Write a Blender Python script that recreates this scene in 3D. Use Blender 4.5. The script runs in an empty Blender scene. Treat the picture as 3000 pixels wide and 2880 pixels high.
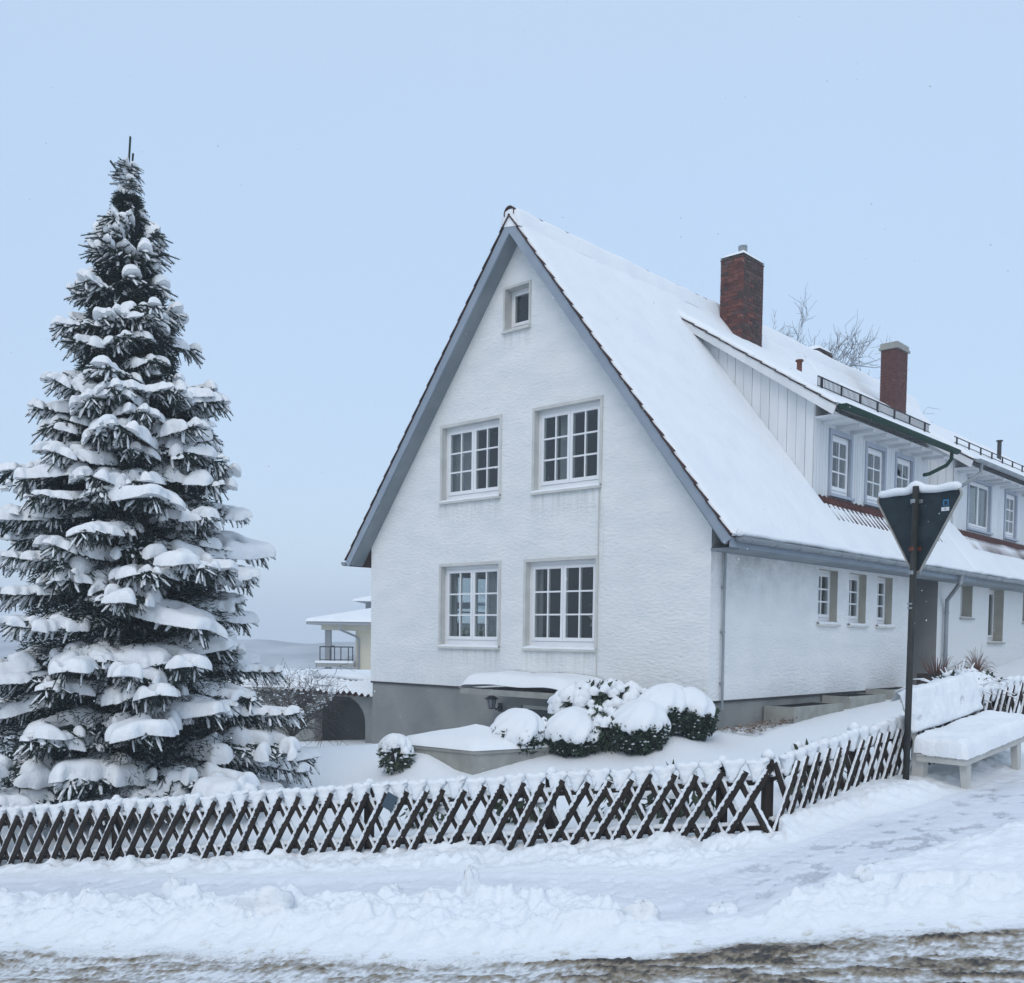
import bpy, math, random
import numpy as np
from mathutils import Vector, Matrix
random.seed(7); rng = np.random.default_rng(7)
scene = bpy.context.scene
EYE = 1.5
# ------------------------------------------------------------------ camera
cam_d = bpy.data.cameras.new("camera"); cam = bpy.data.objects.new("camera", cam_d)
scene.collection.objects.link(cam); scene.camera = cam
cam_d.sensor_fit = 'HORIZONTAL'; cam_d.sensor_width = 36.0
cam_d.lens = 2954.85 / 3000 * 36.0
cam_d.shift_y = (2000.0 - 1440.0) / 3000.0
cam_d.clip_start = 0.1; cam_d.clip_end = 3000
R_ = Vector((0.9999136, 0.0, 0.0131467)); F_ = Vector((0.0, 0.9989703, -0.0453699)); 
R_ = Vector((0.99991358, 0.00059646, 0.01313317)); U_ = Vector((-0.01314671, 0.04536594, 0.99888392))
cam.matrix_world = Matrix(((R_.x, U_.x, -F_.x, 0), (R_.y, U_.y, -F_.y, 0), (R_.z, U_.z, -F_.z, EYE), (0, 0, 0, 1)))
# ------------------------------------------------------------------ world, sun, exposure
world = bpy.data.worlds.new("World"); scene.world = world; world.use_nodes = True
wn = world.node_tree; wn.nodes.clear()
SUN_EL, SUN_AZ = math.radians(44), math.radians(192)
sky = wn.nodes.new('ShaderNodeTexSky'); sky.sky_type = 'NISHITA'; sky.sun_disc = False
sky.sun_elevation = SUN_EL; sky.sun_rotation = SUN_AZ
sky.dust_density = 3.0
bgs = wn.nodes.new('ShaderNodeBackground'); bgs.inputs[1].default_value = 0.05
wn.links.new(sky.outputs[0], bgs.inputs[0])
tc = wn.nodes.new('ShaderNodeTexCoord'); sep = wn.nodes.new('ShaderNodeSeparateXYZ')
wn.links.new(tc.outputs['Generated'], sep.inputs[0])
ramp = wn.nodes.new('ShaderNodeValToRGB')           # overcast sky: even, a little brighter towards the zenith
els = ramp.color_ramp.elements
els[0].position = 0.0; els[0].color = (0.420, 0.515, 0.632, 1)
els[1].position = 1.0; els[1].color = (0.55, 0.64, 0.74, 1)
e = els.new(0.14); e.color = (0.420, 0.530, 0.675, 1)
e = els.new(0.40); e.color = (0.442, 0.577, 0.748, 1)
wn.links.new(sep.outputs[2], ramp.inputs[0])
cn = wn.nodes.new('ShaderNodeTexNoise'); cn.inputs['Scale'].default_value = 1.3; cn.inputs['Detail'].default_value = 2.0
wn.links.new(tc.outputs['Generated'], cn.inputs['Vector'])
cm = wn.nodes.new('ShaderNodeMapRange'); cm.inputs['To Min'].default_value = 0.95; cm.inputs['To Max'].default_value = 1.05
wn.links.new(cn.outputs[0], cm.inputs['Value'])
bgo = wn.nodes.new('ShaderNodeBackground'); wn.links.new(ramp.outputs[0], bgo.inputs[0]); wn.links.new(cm.outputs[0], bgo.inputs[1])
addn = wn.nodes.new('ShaderNodeAddShader'); wo = wn.nodes.new('ShaderNodeOutputWorld')
wn.links.new(bgs.outputs[0], addn.inputs[0]); wn.links.new(bgo.outputs[0], addn.inputs[1]); wn.links.new(addn.outputs[0], wo.inputs[0])
sd_ = bpy.data.lights.new("sun", 'SUN'); sd_.energy = 0.5; sd_.angle = math.radians(30); sd_.color = (1.0, 0.95, 0.88)
sun = bpy.data.objects.new("sun", sd_); scene.collection.objects.link(sun)
dv = Vector((math.sin(SUN_AZ) * math.cos(SUN_EL), math.cos(SUN_AZ) * math.cos(SUN_EL), math.sin(SUN_EL)))
sun.rotation_euler = dv.to_track_quat('Z', 'Y').to_euler()
scene.view_settings.view_transform = 'Standard'; scene.view_settings.look = 'None'
scene.view_settings.exposure = 0.0; scene.view_settings.gamma = 1.0; scene.view_settings.use_curve_mapping = False
scene.cycles.use_denoising = True
scene.cycles.max_bounces = 8; scene.cycles.volume_bounces = 1; scene.cycles.transparent_max_bounces = 12
scene.cycles.caustics_reflective = False; scene.cycles.caustics_refractive = False

# ------------------------------------------------------------------ materials
def mat(name, col, rough=0.8, metal=0.0, spec=0.3, var=0.0, vscale=4.0, bump=0.0, bscale=20.0, stretch=(1, 1, 1), col2=None, detail=4.0, coord='Object', rand=0.0):
    m = bpy.data.materials.new(name); m.use_nodes = True; nt = m.node_tree; N = nt.nodes; L = nt.links
    b = N['Principled BSDF']; b.inputs['Roughness'].default_value = rough; b.inputs['Metallic'].default_value = metal
    b.inputs['Specular IOR Level'].default_value = spec
    b.inputs['Base Color'].default_value = (*col, 1)
    t = N.new('ShaderNodeTexCoord'); mp = N.new('ShaderNodeMapping'); mp.inputs['Scale'].default_value = stretch
    L.new(t.outputs[coord], mp.inputs[0])
    if var > 0 or col2:
        n = N.new('ShaderNodeTexNoise'); n.inputs['Scale'].default_value = vscale; n.inputs['Detail'].default_value = detail
        L.new(mp.outputs[0], n.inputs['Vector'])
        r = N.new('ShaderNodeValToRGB'); r.color_ramp.elements[0].position = 0.35; r.color_ramp.elements[1].position = 0.68
        c2 = col2 if col2 else tuple(min(1, c * (1 + var)) for c in col); c1 = col if col2 else tuple(c * (1 - var) for c in col)
        r.color_ramp.elements[0].color = (*c1, 1); r.color_ramp.elements[1].color = (*c2, 1)
        L.new(n.outputs[0], r.inputs[0]); out = r.outputs[0]
        if rand > 0:
            oi = N.new('ShaderNodeObjectInfo'); mr = N.new('ShaderNodeMapRange'); mr.inputs['To Min'].default_value = 1 - rand; mr.inputs['To Max'].default_value = 1 + rand
            L.new(oi.outputs['Random'], mr.inputs['Value'])
            hs = N.new('ShaderNodeHueSaturation'); L.new(mr.outputs[0], hs.inputs['Value']); L.new(out, hs.inputs['Color']); out = hs.outputs[0]
        L.new(out, b.inputs['Base Color'])
    if bump > 0:
        n2 = N.new('ShaderNodeTexNoise'); n2.inputs['Scale'].default_value = bscale; n2.inputs['Detail'].default_value = 5.0
        L.new(mp.outputs[0], n2.inputs['Vector'])
        bp = N.new('ShaderNodeBump'); bp.inputs['Strength'].default_value = 1.0; bp.inputs['Distance'].default_value = bump
        L.new(n2.outputs[0], bp.inputs['Height']); L.new(bp.outputs[0], b.inputs['Normal'])
    return m
M = {}
M['snow'] = mat('snow', (0.78, 0.82, 0.86), rough=0.65, spec=0.2, bump=0.012, bscale=9, col2=(0.83, 0.86, 0.89), vscale=1.5)
M['snow_rough'] = mat('snow_rough', (0.75, 0.79, 0.83), rough=0.7, spec=0.2, bump=0.01, bscale=28, col2=(0.83, 0.86, 0.89), vscale=4)
M['plaster'] = mat('plaster', (0.71, 0.735, 0.745), rough=0.9, spec=0.1, bump=0.022, bscale=9, stretch=(1, 1, 2.6), col2=(0.79, 0.80, 0.80), vscale=1.2)
M['plaster2'] = mat('plaster2', (0.70, 0.725, 0.735), rough=0.9, spec=0.1, bump=0.02, bscale=9, stretch=(1, 1, 2.6), col2=(0.70, 0.71, 0.70), vscale=2.2)
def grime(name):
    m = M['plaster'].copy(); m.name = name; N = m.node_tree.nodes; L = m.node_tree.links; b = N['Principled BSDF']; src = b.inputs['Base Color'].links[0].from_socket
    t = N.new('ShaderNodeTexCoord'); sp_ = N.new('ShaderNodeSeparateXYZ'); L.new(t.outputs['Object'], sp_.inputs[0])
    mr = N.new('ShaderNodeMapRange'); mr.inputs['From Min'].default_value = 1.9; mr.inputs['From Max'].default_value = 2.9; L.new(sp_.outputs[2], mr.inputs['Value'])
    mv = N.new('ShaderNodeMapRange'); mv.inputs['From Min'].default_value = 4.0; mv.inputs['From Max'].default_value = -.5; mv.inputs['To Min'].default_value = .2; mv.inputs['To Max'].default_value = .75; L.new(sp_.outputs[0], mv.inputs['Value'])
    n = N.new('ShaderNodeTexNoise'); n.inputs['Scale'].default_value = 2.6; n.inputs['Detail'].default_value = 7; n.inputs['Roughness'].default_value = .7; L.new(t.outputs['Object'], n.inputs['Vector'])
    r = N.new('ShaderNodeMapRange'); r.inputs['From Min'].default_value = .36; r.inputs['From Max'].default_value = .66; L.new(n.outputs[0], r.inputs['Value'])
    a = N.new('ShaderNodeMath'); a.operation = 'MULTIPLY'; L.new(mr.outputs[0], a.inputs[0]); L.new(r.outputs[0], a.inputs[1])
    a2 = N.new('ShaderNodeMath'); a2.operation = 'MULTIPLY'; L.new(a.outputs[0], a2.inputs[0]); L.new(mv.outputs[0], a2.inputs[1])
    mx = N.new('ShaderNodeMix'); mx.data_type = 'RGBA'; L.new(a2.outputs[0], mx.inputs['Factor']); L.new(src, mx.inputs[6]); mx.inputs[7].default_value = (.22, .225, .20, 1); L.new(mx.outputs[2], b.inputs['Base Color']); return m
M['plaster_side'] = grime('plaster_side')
def facade_stains(boxes):
    m = M['plaster'].copy(); m.name = 'plaster_gable'; N = m.node_tree.nodes; L = m.node_tree.links; b = N['Principled BSDF']; src = b.inputs['Base Color'].links[0].from_socket
    t = N.new('ShaderNodeTexCoord'); sp_ = N.new('ShaderNodeSeparateXYZ'); L.new(t.outputs['Object'], sp_.inputs[0])
    mp = N.new('ShaderNodeMapping'); mp.inputs['Scale'].default_value = (9, 9, .7); L.new(t.outputs['Object'], mp.inputs[0])
    n = N.new('ShaderNodeTexNoise'); n.inputs['Scale'].default_value = 1.6; n.inputs['Detail'].default_value = 5; L.new(mp.outputs[0], n.inputs['Vector'])
    n2 = N.new('ShaderNodeTexNoise'); n2.inputs['Scale'].default_value = 1.1; n2.inputs['Detail'].default_value = 7; n2.inputs['Roughness'].default_value = .68; L.new(t.outputs['Object'], n2.inputs['Vector'])
    def mr(s_, a, c, d=0., e=1.):
        q = N.new('ShaderNodeMapRange'); q.inputs['From Min'].default_value = a; q.inputs['From Max'].default_value = c; q.inputs['To Min'].default_value = d; q.inputs['To Max'].default_value = e; L.new(s_, q.inputs['Value']); return q.outputs[0]
    def op(o, a, c):
        q = N.new('ShaderNodeMath'); q.operation = o
        for i, v in enumerate((a, c)):
            if isinstance(v, float): q.inputs[i].default_value = v
            else: L.new(v, q.inputs[i])
        return q.outputs[0]
    tot = mr(sp_.outputs[2], 1.15, .5, 0., .45)
    for u0, u1, z, dep in boxes:
        k = op('MULTIPLY', mr(sp_.outputs[1], u0 - .08, u0 + .03), mr(sp_.outputs[1], u1 + .08, u1 - .03)); k = op('MULTIPLY', k, mr(sp_.outputs[2], z - dep, z)); k = op('MULTIPLY', k, mr(sp_.outputs[2], z + .02, z)); tot = op('MAXIMUM', tot, k)
    w_ = op('MULTIPLY', tot, mr(n.outputs[0], .40, .72)); w2 = op('MULTIPLY', mr(n2.outputs[0], .52, .74), .22); w_ = op('MAXIMUM', w_, w2); w_ = op('MULTIPLY', w_, .42)
    mx = N.new('ShaderNodeMix'); mx.data_type = 'RGBA'; L.new(w_, mx.inputs['Factor']); L.new(src, mx.inputs[6]); mx.inputs[7].default_value = (.36, .36, .31, 1); L.new(mx.outputs[2], b.inputs['Base Color']); return m
M['plaster_gable'] = facade_stains([(4.45, 6.1, 4.04, .55), (2.15, 3.7, 4.02, .6), (4.45, 6.1, 1.26, .45), (2.2, 3.87, 1.26, .55), (3.8, 4.45, 7.0, .4), (2.10, 2.24, 3.9, 3.2)])
M['reveal'] = mat('reveal', (0.34, 0.33, 0.28), rough=0.9, col2=(0.42, 0.41, 0.36), vscale=3)
M['trim'] = mat('trim', (0.50, 0.51, 0.49), rough=0.85, col2=(0.60, 0.61, 0.59), vscale=3)
M['plinth'] = mat('plinth', (0.20, 0.21, 0.205), rough=0.92, bump=0.01, bscale=18, col2=(0.27, 0.275, 0.265), vscale=1.3)
M['dark_gap'] = mat('dark_gap', (0.05, 0.05, 0.05), rough=0.9)
M['white_paint'] = mat('white_paint', (0.76, 0.78, 0.80), rough=0.4, col2=(0.80, 0.81, 0.82), vscale=2)
M['board'] = mat('board', (0.60, 0.63, 0.65), rough=0.6, col2=(0.70, 0.72, 0.74), vscale=2.5, stretch=(1, 1, .3), rand=0.04)
M['barge'] = mat('barge', (0.24, 0.29, 0.35), rough=0.6, col2=(0.29, 0.34, 0.40), vscale=2)
M['soffit'] = mat('soffit', (0.20, 0.23, 0.25), rough=0.8, col2=(0.25, 0.28, 0.30), vscale=2)
M['trimblue'] = mat('trimblue', (0.34, 0.38, 0.45), rough=0.6, col2=(0.38, 0.42, 0.49), vscale=2)
M['tile'] = mat('tile', (0.035, 0.02, 0.018), rough=0.8, col2=(0.075, 0.035, 0.028), vscale=6, rand=0.2)
M['tile_red'] = mat('tile_red', (0.05, 0.022, 0.020), rough=0.85, spec=0.15, col2=(0.10, 0.042, 0.036), vscale=6, rand=0.2)
M['zinc'] = mat('zinc', (0.22, 0.25, 0.27), rough=0.5, metal=0.3, col2=(0.30, 0.33, 0.35), vscale=3)
M['green'] = mat('green_metal', (0.006, 0.034, 0.022), rough=0.7, spec=0.15, col2=(0.011, 0.048, 0.032), vscale=3)
M['black_metal'] = mat('black_metal', (0.02, 0.022, 0.025), rough=0.6)
M['mortar'] = mat('mortar', (0.085, 0.07, 0.065), rough=0.95)
M['brick'] = mat('brick', (0.085, 0.030, 0.024), rough=0.9, col2=(0.15, 0.055, 0.042), vscale=9, rand=0.35)
M['brick_dark'] = mat('brick_dark', (0.05, 0.038, 0.036), rough=0.9, col2=(0.10, 0.05, 0.042), vscale=9, rand=0.35)
M['concrete'] = mat('concrete', (0.26, 0.27, 0.25), rough=0.9, col2=(0.34, 0.345, 0.32), vscale=5, bump=0.004, bscale=40)
M['interior'] = mat('interior', (0.10, 0.115, 0.12), rough=0.9)
M['curtain'] = mat('curtain', (0.36, 0.37, 0.37), rough=0.9)
M['wood_dark'] = mat('wood_dark', (0.016, 0.013, 0.011), rough=0.9, col2=(0.040, 0.031, 0.026), vscale=14, stretch=(1, 1, .2), bump=0.004, bscale=40, rand=0.2)
M['bark'] = mat('bark', (0.05, 0.042, 0.036), rough=0.95, bump=0.01, bscale=30)
M['twig'] = mat('twig', (0.075, 0.065, 0.06), rough=0.9)
M['twig_hazed'] = mat('twig_hazed', (0.15, 0.15, 0.16), rough=0.9)  # distant twigs paled, haze put into the colour
M['needle'] = mat('needle', (0.011, 0.024, 0.020), rough=0.75, col2=(0.030, 0.055, 0.045), vscale=5, rand=0.15)
M['leaf'] = mat('leaf', (0.012, 0.028, 0.016), rough=0.5, col2=(0.028, 0.055, 0.028), vscale=9)
M['leaf_rhodo'] = mat('leaf_rhodo', (0.03, 0.05, 0.025), rough=0.5, col2=(0.06, 0.085, 0.05), vscale=7)
M['dry_grass'] = mat('dry_grass', (0.09, 0.035, 0.025), rough=0.9, col2=(0.15, 0.07, 0.05), vscale=7)
M['leaf_litter'] = mat('leaf_litter', (0.11, 0.06, 0.04), rough=0.9, col2=(0.24, 0.17, 0.12), vscale=12, rand=0.4)
M['pebble'] = mat('pebble', (0.16, 0.14, 0.12), rough=0.9, col2=(0.34, 0.31, 0.28), vscale=14, rand=0.4)
M['sign_back'] = mat('sign_back', (0.020, 0.032, 0.040), rough=0.7, spec=0.15, col2=(0.034, 0.048, 0.058), vscale=7)
M['sign_rim'] = mat('sign_rim', (0.26, 0.26, 0.25), rough=0.6, col2=(0.36, 0.36, 0.34), vscale=8)
M['pole'] = mat('pole', (0.024, 0.027, 0.026), rough=0.75, spec=0.2, col2=(0.055, 0.058, 0.056), vscale=7, stretch=(1, 1, .4))
M['rust'] = mat('rust', (0.10, 0.03, 0.02), rough=0.9, col2=(0.16, 0.06, 0.04), vscale=20)
M['sticker_blue'] = mat('sticker_blue', (0.03, 0.16, 0.32), rough=0.4)
M['sticker_white'] = mat('sticker_white', (0.62, 0.66, 0.70), rough=0.4)
M['red'] = mat('red_sign', (0.5, 0.02, 0.02), rough=0.4)
M['bench'] = mat('bench', (0.46, 0.46, 0.43), rough=0.6, col2=(0.58, 0.58, 0.55), vscale=4)
M['plaque'] = mat('plaque', (0.05, 0.08, 0.11), rough=0.5)
M['cream'] = mat('cream', (0.58, 0.55, 0.44), rough=0.9)
M['villa_grey'] = mat('villa_grey', (0.28, 0.30, 0.32), rough=0.8)
M['hill'] = mat('hill', (0.20, 0.21, 0.22), rough=0.95, col2=(0.42, 0.44, 0.46), vscale=0.06)
M['far_tree'] = mat('far_tree', (0.19, 0.19, 0.20), rough=0.95)
M['lamp_metal'] = mat('lamp_metal', (0.02, 0.022, 0.024), rough=0.5)

def glass_mat():
    m = bpy.data.materials.new('glass'); m.use_nodes = True; N = m.node_tree.nodes; L = m.node_tree.links; N.clear()
    o = N.new('ShaderNodeOutputMaterial'); mx = N.new('ShaderNodeMixShader'); tr = N.new('ShaderNodeBsdfTransparent'); gl = N.new('ShaderNodeBsdfGlossy')
    tr.inputs[0].default_value = (0.80, 0.84, 0.85, 1); gl.inputs['Roughness'].default_value = 0.03
    fr = N.new('ShaderNodeFresnel'); ge = N.new('ShaderNodeNewGeometry'); mr = N.new('ShaderNodeMapRange'); mr.inputs['To Min'].default_value = 1.5; mr.inputs['To Max'].default_value = 1 / 1.5; L.new(ge.outputs['Backfacing'], mr.inputs['Value']); L.new(mr.outputs[0], fr.inputs[0])
    L.new(fr.outputs[0], mx.inputs[0]); L.new(tr.outputs[0], mx.inputs[1]); L.new(gl.outputs[0], mx.inputs[2]); L.new(mx.outputs[0], o.inputs[0])
    return m
M['glass'] = glass_mat()

def attr_mat(name, attr, stops, rough=0.7, bump=0.01, bscale=25, rough2=None):
    """colour = ramp over a per-vertex dirt value (what lies on the ground there) broken up by fine noise"""
    m = bpy.data.materials.new(name); m.use_nodes = True; N = m.node_tree.nodes; L = m.node_tree.links; b = N['Principled BSDF']
    a = N.new('ShaderNodeAttribute'); a.attribute_name = attr
    t = N.new('ShaderNodeTexCoord'); n = N.new('ShaderNodeTexNoise'); n.inputs['Scale'].default_value = 45; n.inputs['Detail'].default_value = 6
    L.new(t.outputs['Object'], n.inputs['Vector'])
    md = N.new('ShaderNodeMath'); md.operation = 'MULTIPLY_ADD'; md.inputs[1].default_value = 0.55; L.new(n.outputs[0], md.inputs[0])
    sb = N.new('ShaderNodeMath'); sb.operation = 'SUBTRACT'; L.new(a.outputs['Fac'], sb.inputs[0]); sb.inputs[1].default_value = 0.275
    L.new(sb.outputs[0], md.inputs[2])
    r = N.new('ShaderNodeValToRGB'); el = r.color_ramp.elements
    el[0].position = stops[0][0]; el[0].color = (*stops[0][1], 1); el[1].position = stops[-1][0]; el[1].color = (*stops[-1][1], 1)
    for p, c in stops[1:-1]:
        q = el.new(p); q.color = (*c, 1)
    L.new(md.outputs[0], r.inputs[0]); L.new(r.outputs[0], b.inputs['Base Color'])
    b.inputs['Specular IOR Level'].default_value = 0.25
    rr = N.new('ShaderNodeMapRange'); rr.inputs['To Min'].default_value = rough; rr.inputs['To Max'].default_value = rough2 or rough
    L.new(md.outputs[0], rr.inputs['Value']); L.new(rr.outputs[0], b.inputs['Roughness'])
    n2 = N.new('ShaderNodeTexNoise'); n2.inputs['Scale'].default_value = bscale; n2.inputs['Detail'].default_value = 6
    L.new(t.outputs['Object'], n2.inputs['Vector'])
    bp = N.new('ShaderNodeBump'); bp.inputs['Distance'].default_value = bump; L.new(n2.outputs[0], bp.inputs['Height']); L.new(bp.outputs[0], b.inputs['Normal'])
    return m
M['ground_snow'] = attr_mat('ground_snow', 'dirt', [(0.0, (0.80, 0.84, 0.88)), (0.3, (0.76, 0.80, 0.83)), (0.6, (0.52, 0.49, 0.42)), (1.0, (0.20, 0.16, 0.12))], rough=0.7, bump=0.008, bscale=30)
M['path_snow'] = attr_mat('path_snow', 'dirt', [(0.0, (0.74, 0.78, 0.84)), (0.35, (0.65, 0.69, 0.76)), (0.7, (0.36, 0.38, 0.42)), (1.0, (0.15, 0.155, 0.17))], rough=0.55, bump=0.006, bscale=18)
M['road'] = attr_mat('road', 'dirt', [(0.0, (0.74, 0.78, 0.82)), (0.26, (0.50, 0.52, 0.54)), (0.46, (0.33, 0.325, 0.31)), (0.62, (0.27, 0.235, 0.18)), (0.82, (0.14, 0.12, 0.095)), (1.0, (0.045, 0.045, 0.045))], rough=0.7, bump=0.012, bscale=45, rough2=0.35)

# ------------------------------------------------------------------ helpers
def link(o):
    scene.collection.objects.link(o); return o
def tag(o, label=None, cat=None, group=None, kind=None):
    if label: o['label'] = label
    if cat: o['category'] = cat
    if group: o['group'] = group
    if kind: o['kind'] = kind
    return o
def empty(name, loc=(0, 0, 0), rz=0.0, parent=None):
    o = bpy.data.objects.new(name, None); o.location = loc; o.rotation_euler = (0, 0, rz); o.empty_display_size = 0.2
    o.parent = parent; return link(o)
def copy_tree(o, parent=None, **kw):
    c = o.copy(); link(c); c.parent = parent
    for ch in list(kids.get(o.name, [])): copy_child(ch, c)
    return c
kids = {}
def copy_child(o, parent):
    c = o.copy(); link(c); c.parent = parent
    kids.setdefault(parent.name, []).append(c)
    for ch in list(kids.get(o.name, [])): copy_child(ch, c)
    return c
class MB:
    def __init__(s): s.v = []; s.f = []; s.mi = []; s.cur = 0
    def add(s, vs, fs):
        n = len(s.v); s.v.extend([tuple(p) for p in vs]); s.f.extend([tuple(i + n for i in f) for f in fs]); s.mi.extend([s.cur] * len(fs)); return s
    def box(s, x0, x1, y0, y1, z0, z1):
        vs = [(x0, y0, z0), (x1, y0, z0), (x1, y1, z0), (x0, y1, z0), (x0, y0, z1), (x1, y0, z1), (x1, y1, z1), (x0, y1, z1)]
        return s.add(vs, [(0, 3, 2, 1), (4, 5, 6, 7), (0, 1, 5, 4), (1, 2, 6, 5), (2, 3, 7, 6), (3, 0, 4, 7)])
    def prism(s, poly, axis, a0, a1):
        """poly: 2D points; axis: the extruded axis; the other two in xyz order"""
        def P(q, a):
            if axis == 'x': return (a, q[0], q[1])
            if axis == 'y': return (q[0], a, q[1])
            return (q[0], q[1], a)
        n = len(poly); vs = [P(q, a0) for q in poly] + [P(q, a1) for q in poly]
        fs = [tuple(range(n))[::-1], tuple(range(n, 2 * n))] + [(i, (i + 1) % n, n + (i + 1) % n, n + i) for i in range(n)]
        return s.add(vs, fs)
    def tube(s, pts, rad, n=8, caps=True, jit=0.0):
        pts = [Vector(p) for p in pts]; m = len(pts)
        if not hasattr(rad, '__len__'): rad = [rad] * m
        vs = []
        t0 = (pts[1] - pts[0]).normalized(); ref = Vector((0, 0, 1)) if abs(t0.z) < .9 else Vector((1, 0, 0))
        for i, p in enumerate(pts):
            t = (pts[min(i + 1, m - 1)] - pts[max(i - 1, 0)]).normalized()
            a = t.cross(ref); a = a.normalized() if a.length > 1e-4 else Vector((1, 0, 0)); b = a.cross(t)
            for k in range(n):
                th = 2 * math.pi * k / n; r = rad[i] * (1 + (random.uniform(-jit, jit) if jit else 0))
                vs.append(p + a * math.cos(th) * r + b * math.sin(th) * r)
        fs = [(i * n + k, i * n + (k + 1) % n, (i + 1) * n + (k + 1) % n, (i + 1) * n + k) for i in range(m - 1) for k in range(n)]
        if caps: fs += [tuple(range(n))[::-1], tuple((m - 1) * n + k for k in range(n))]
        return s.add(vs, fs)
    def build(s, name, m, parent=None, smooth=False, loc=None, rz=None):
        me = bpy.data.meshes.new(name); me.from_pydata(s.v, [], s.f)
        for x in (m if isinstance(m, (list, tuple)) else ([m] if m else [])): me.materials.append(x)
        if isinstance(m, (list, tuple)): me.polygons.foreach_set('material_index', s.mi)
        if smooth: me.polygons.foreach_set('use_smooth', [True] * len(me.polygons))
        me.update(); o = bpy.data.objects.new(name, me); link(o)
        if parent is not None: o.parent = parent; kids.setdefault(parent.name, []).append(o)
        if loc is not None: o.location = loc
        if rz is not None: o.rotation_euler = (0, 0, rz)
        return o
def inst(name, me, parent=None, loc=(0, 0, 0), rot=(0, 0, 0), sc=(1, 1, 1)):
    o = bpy.data.objects.new(name, me); link(o); o.parent = parent; o.location = loc; o.rotation_euler = rot; o.scale = sc
    if parent is not None: kids.setdefault(parent.name, []).append(o)
    return o
def np_mesh(name, V, Fq, m, parent=None, smooth=True, attr=None):
    me = bpy.data.meshes.new(name); V = np.asarray(V, np.float32); Fq = np.asarray(Fq, np.int32); k = Fq.shape[1]
    me.vertices.add(len(V)); me.vertices.foreach_set('co', V.ravel())
    me.loops.add(Fq.size); me.loops.foreach_set('vertex_index', Fq.ravel())
    me.polygons.add(len(Fq)); me.polygons.foreach_set('loop_start', np.arange(len(Fq), dtype=np.int32) * k)
    me.polygons.foreach_set('loop_total', np.full(len(Fq), k, np.int32))
    me.polygons.foreach_set('use_smooth', np.full(len(Fq), smooth))
    me.materials.append(m); me.update(calc_edges=True)
    if attr:
        for an, av in attr.items():
            a = me.attributes.new(an, 'FLOAT', 'POINT'); a.data.foreach_set('value', np.asarray(av, np.float32))
    me.validate()
    if name is None: return me
    o = bpy.data.objects.new(name, me); link(o)
    if parent is not None: o.parent = parent; kids.setdefault(parent.name, []).append(o)
    return o
_lat = {}
def vnoise(x, y, seed=0):
    if seed not in _lat: _lat[seed] = np.random.default_rng(seed + 100).random((256, 256))
    Lt = _lat[seed]; xi = np.floor(x).astype(int); yi = np.floor(y).astype(int); fx = x - xi; fy = y - yi
    fx = fx * fx * (3 - 2 * fx); fy = fy * fy * (3 - 2 * fy)
    g = lambda a, b: Lt[a & 255, b & 255]
    return (g(xi, yi) * (1 - fx) + g(xi + 1, yi) * fx) * (1 - fy) + (g(xi, yi + 1) * (1 - fx) + g(xi + 1, yi + 1) * fx) * fy
def fbm(x, y, seed=0, o=4, gain=.5):
    s = 0; a = 1; t = 0
    for k in range(o): s = s + a * vnoise(x * 2 ** k + 17 * k, y * 2 ** k + 9 * k, seed + k); t += a; a *= gain
    return s / t
def sstep(x, a=0., b=1.):
    t = np.clip((x - a) / (b - a), 0, 1); return t * t * (3 - 2 * t)

# ------------------------------------------------------------------ the ground
HC = np.array([3.0419, 15.6]); HU = np.array([-.73531, .67773]); HV = np.array([.67773, .73531])
def HW(v, u): return HC + HV * v + HU * u
HZ = math.atan2(.73531, .67773)
F0 = np.array([-5.48, 10.85]); F1 = np.array([2.09, 8.2]); FD = (F1 - F0) / np.linalg.norm(F1 - F0)
F2 = np.array([4.15, 10.0]); F3 = np.array([6.8, 12.3]); F4 = np.array([9.6, 15.6])
def plane(x, y): return -.698 + .1367 * x + .0357 * y
cp = []
for x in (-9, -6, -3, 0, 3, 5):
    for y in (3, 5, 7): cp.append((x, y, plane(x, y)))
for t in np.linspace(0, 1, 5): p = F0 + (F1 - F0) * t; cp.append((p[0], p[1], plane(*p) + .02))
for p, z in ((F2, .2), (F3, .52), (F4, .95), ((-9, 12.1), -1.5), ((7, 10), .5), ((9, 8), .75), ((6, 7), .35), ((12, 14), 1.3), ((14, 20), 1.7)): cp.append((*p, z))
for v, u, z in ((0, 0, .06), (2, 0, .10), (4, 0, .22), (6, 0, .35), (8, 0, .45), (12, 0, .75), (20, 0, 1.3), (26, 0, 1.7), (0, 4, -.36), (0, 8.17, -.80),
                (-1.2, 0, .10), (-1.2, 4, -.28), (-1.2, 8, -.75), (2, -1.5, .30), (5, -1.6, .46), (8, -1.8, .56), (-3, 6, -.48), (-3.5, 2.5, -.10), (0, 12, -1.1), (-3, 10, -.85), (-4, 13, -1.5), (3, 14, -1.5), (12, 8, -.5), (20, 8, 0)):
    p = HW(v, u); cp.append((p[0], p[1], z))
cp += [(0, 14.4, -.30), (1.84, 14.4, -.17), (-.7, 14.3, -.36), (2.9, 14.8, -.04), (-1.8, 14.5, -.48), (-1, 12.3, -.46), (1, 12, -.22), (3, 11.5, .12), (-5, 13, -.80), (-8, 14, -1.2)]
cp = np.array(cp)
def tpsk(r2): return np.where(r2 > 1e-9, .5 * r2 * np.log(r2 + 1e-12), 0)
_n = len(cp); _K = tpsk(((cp[:, None, :2] - cp[None, :, :2]) ** 2).sum(2)) + np.eye(_n) * .02
_P = np.c_[np.ones(_n), cp[:, :2]]; _A = np.block([[_K, _P], [_P.T, np.zeros((3, 3))]])
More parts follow.
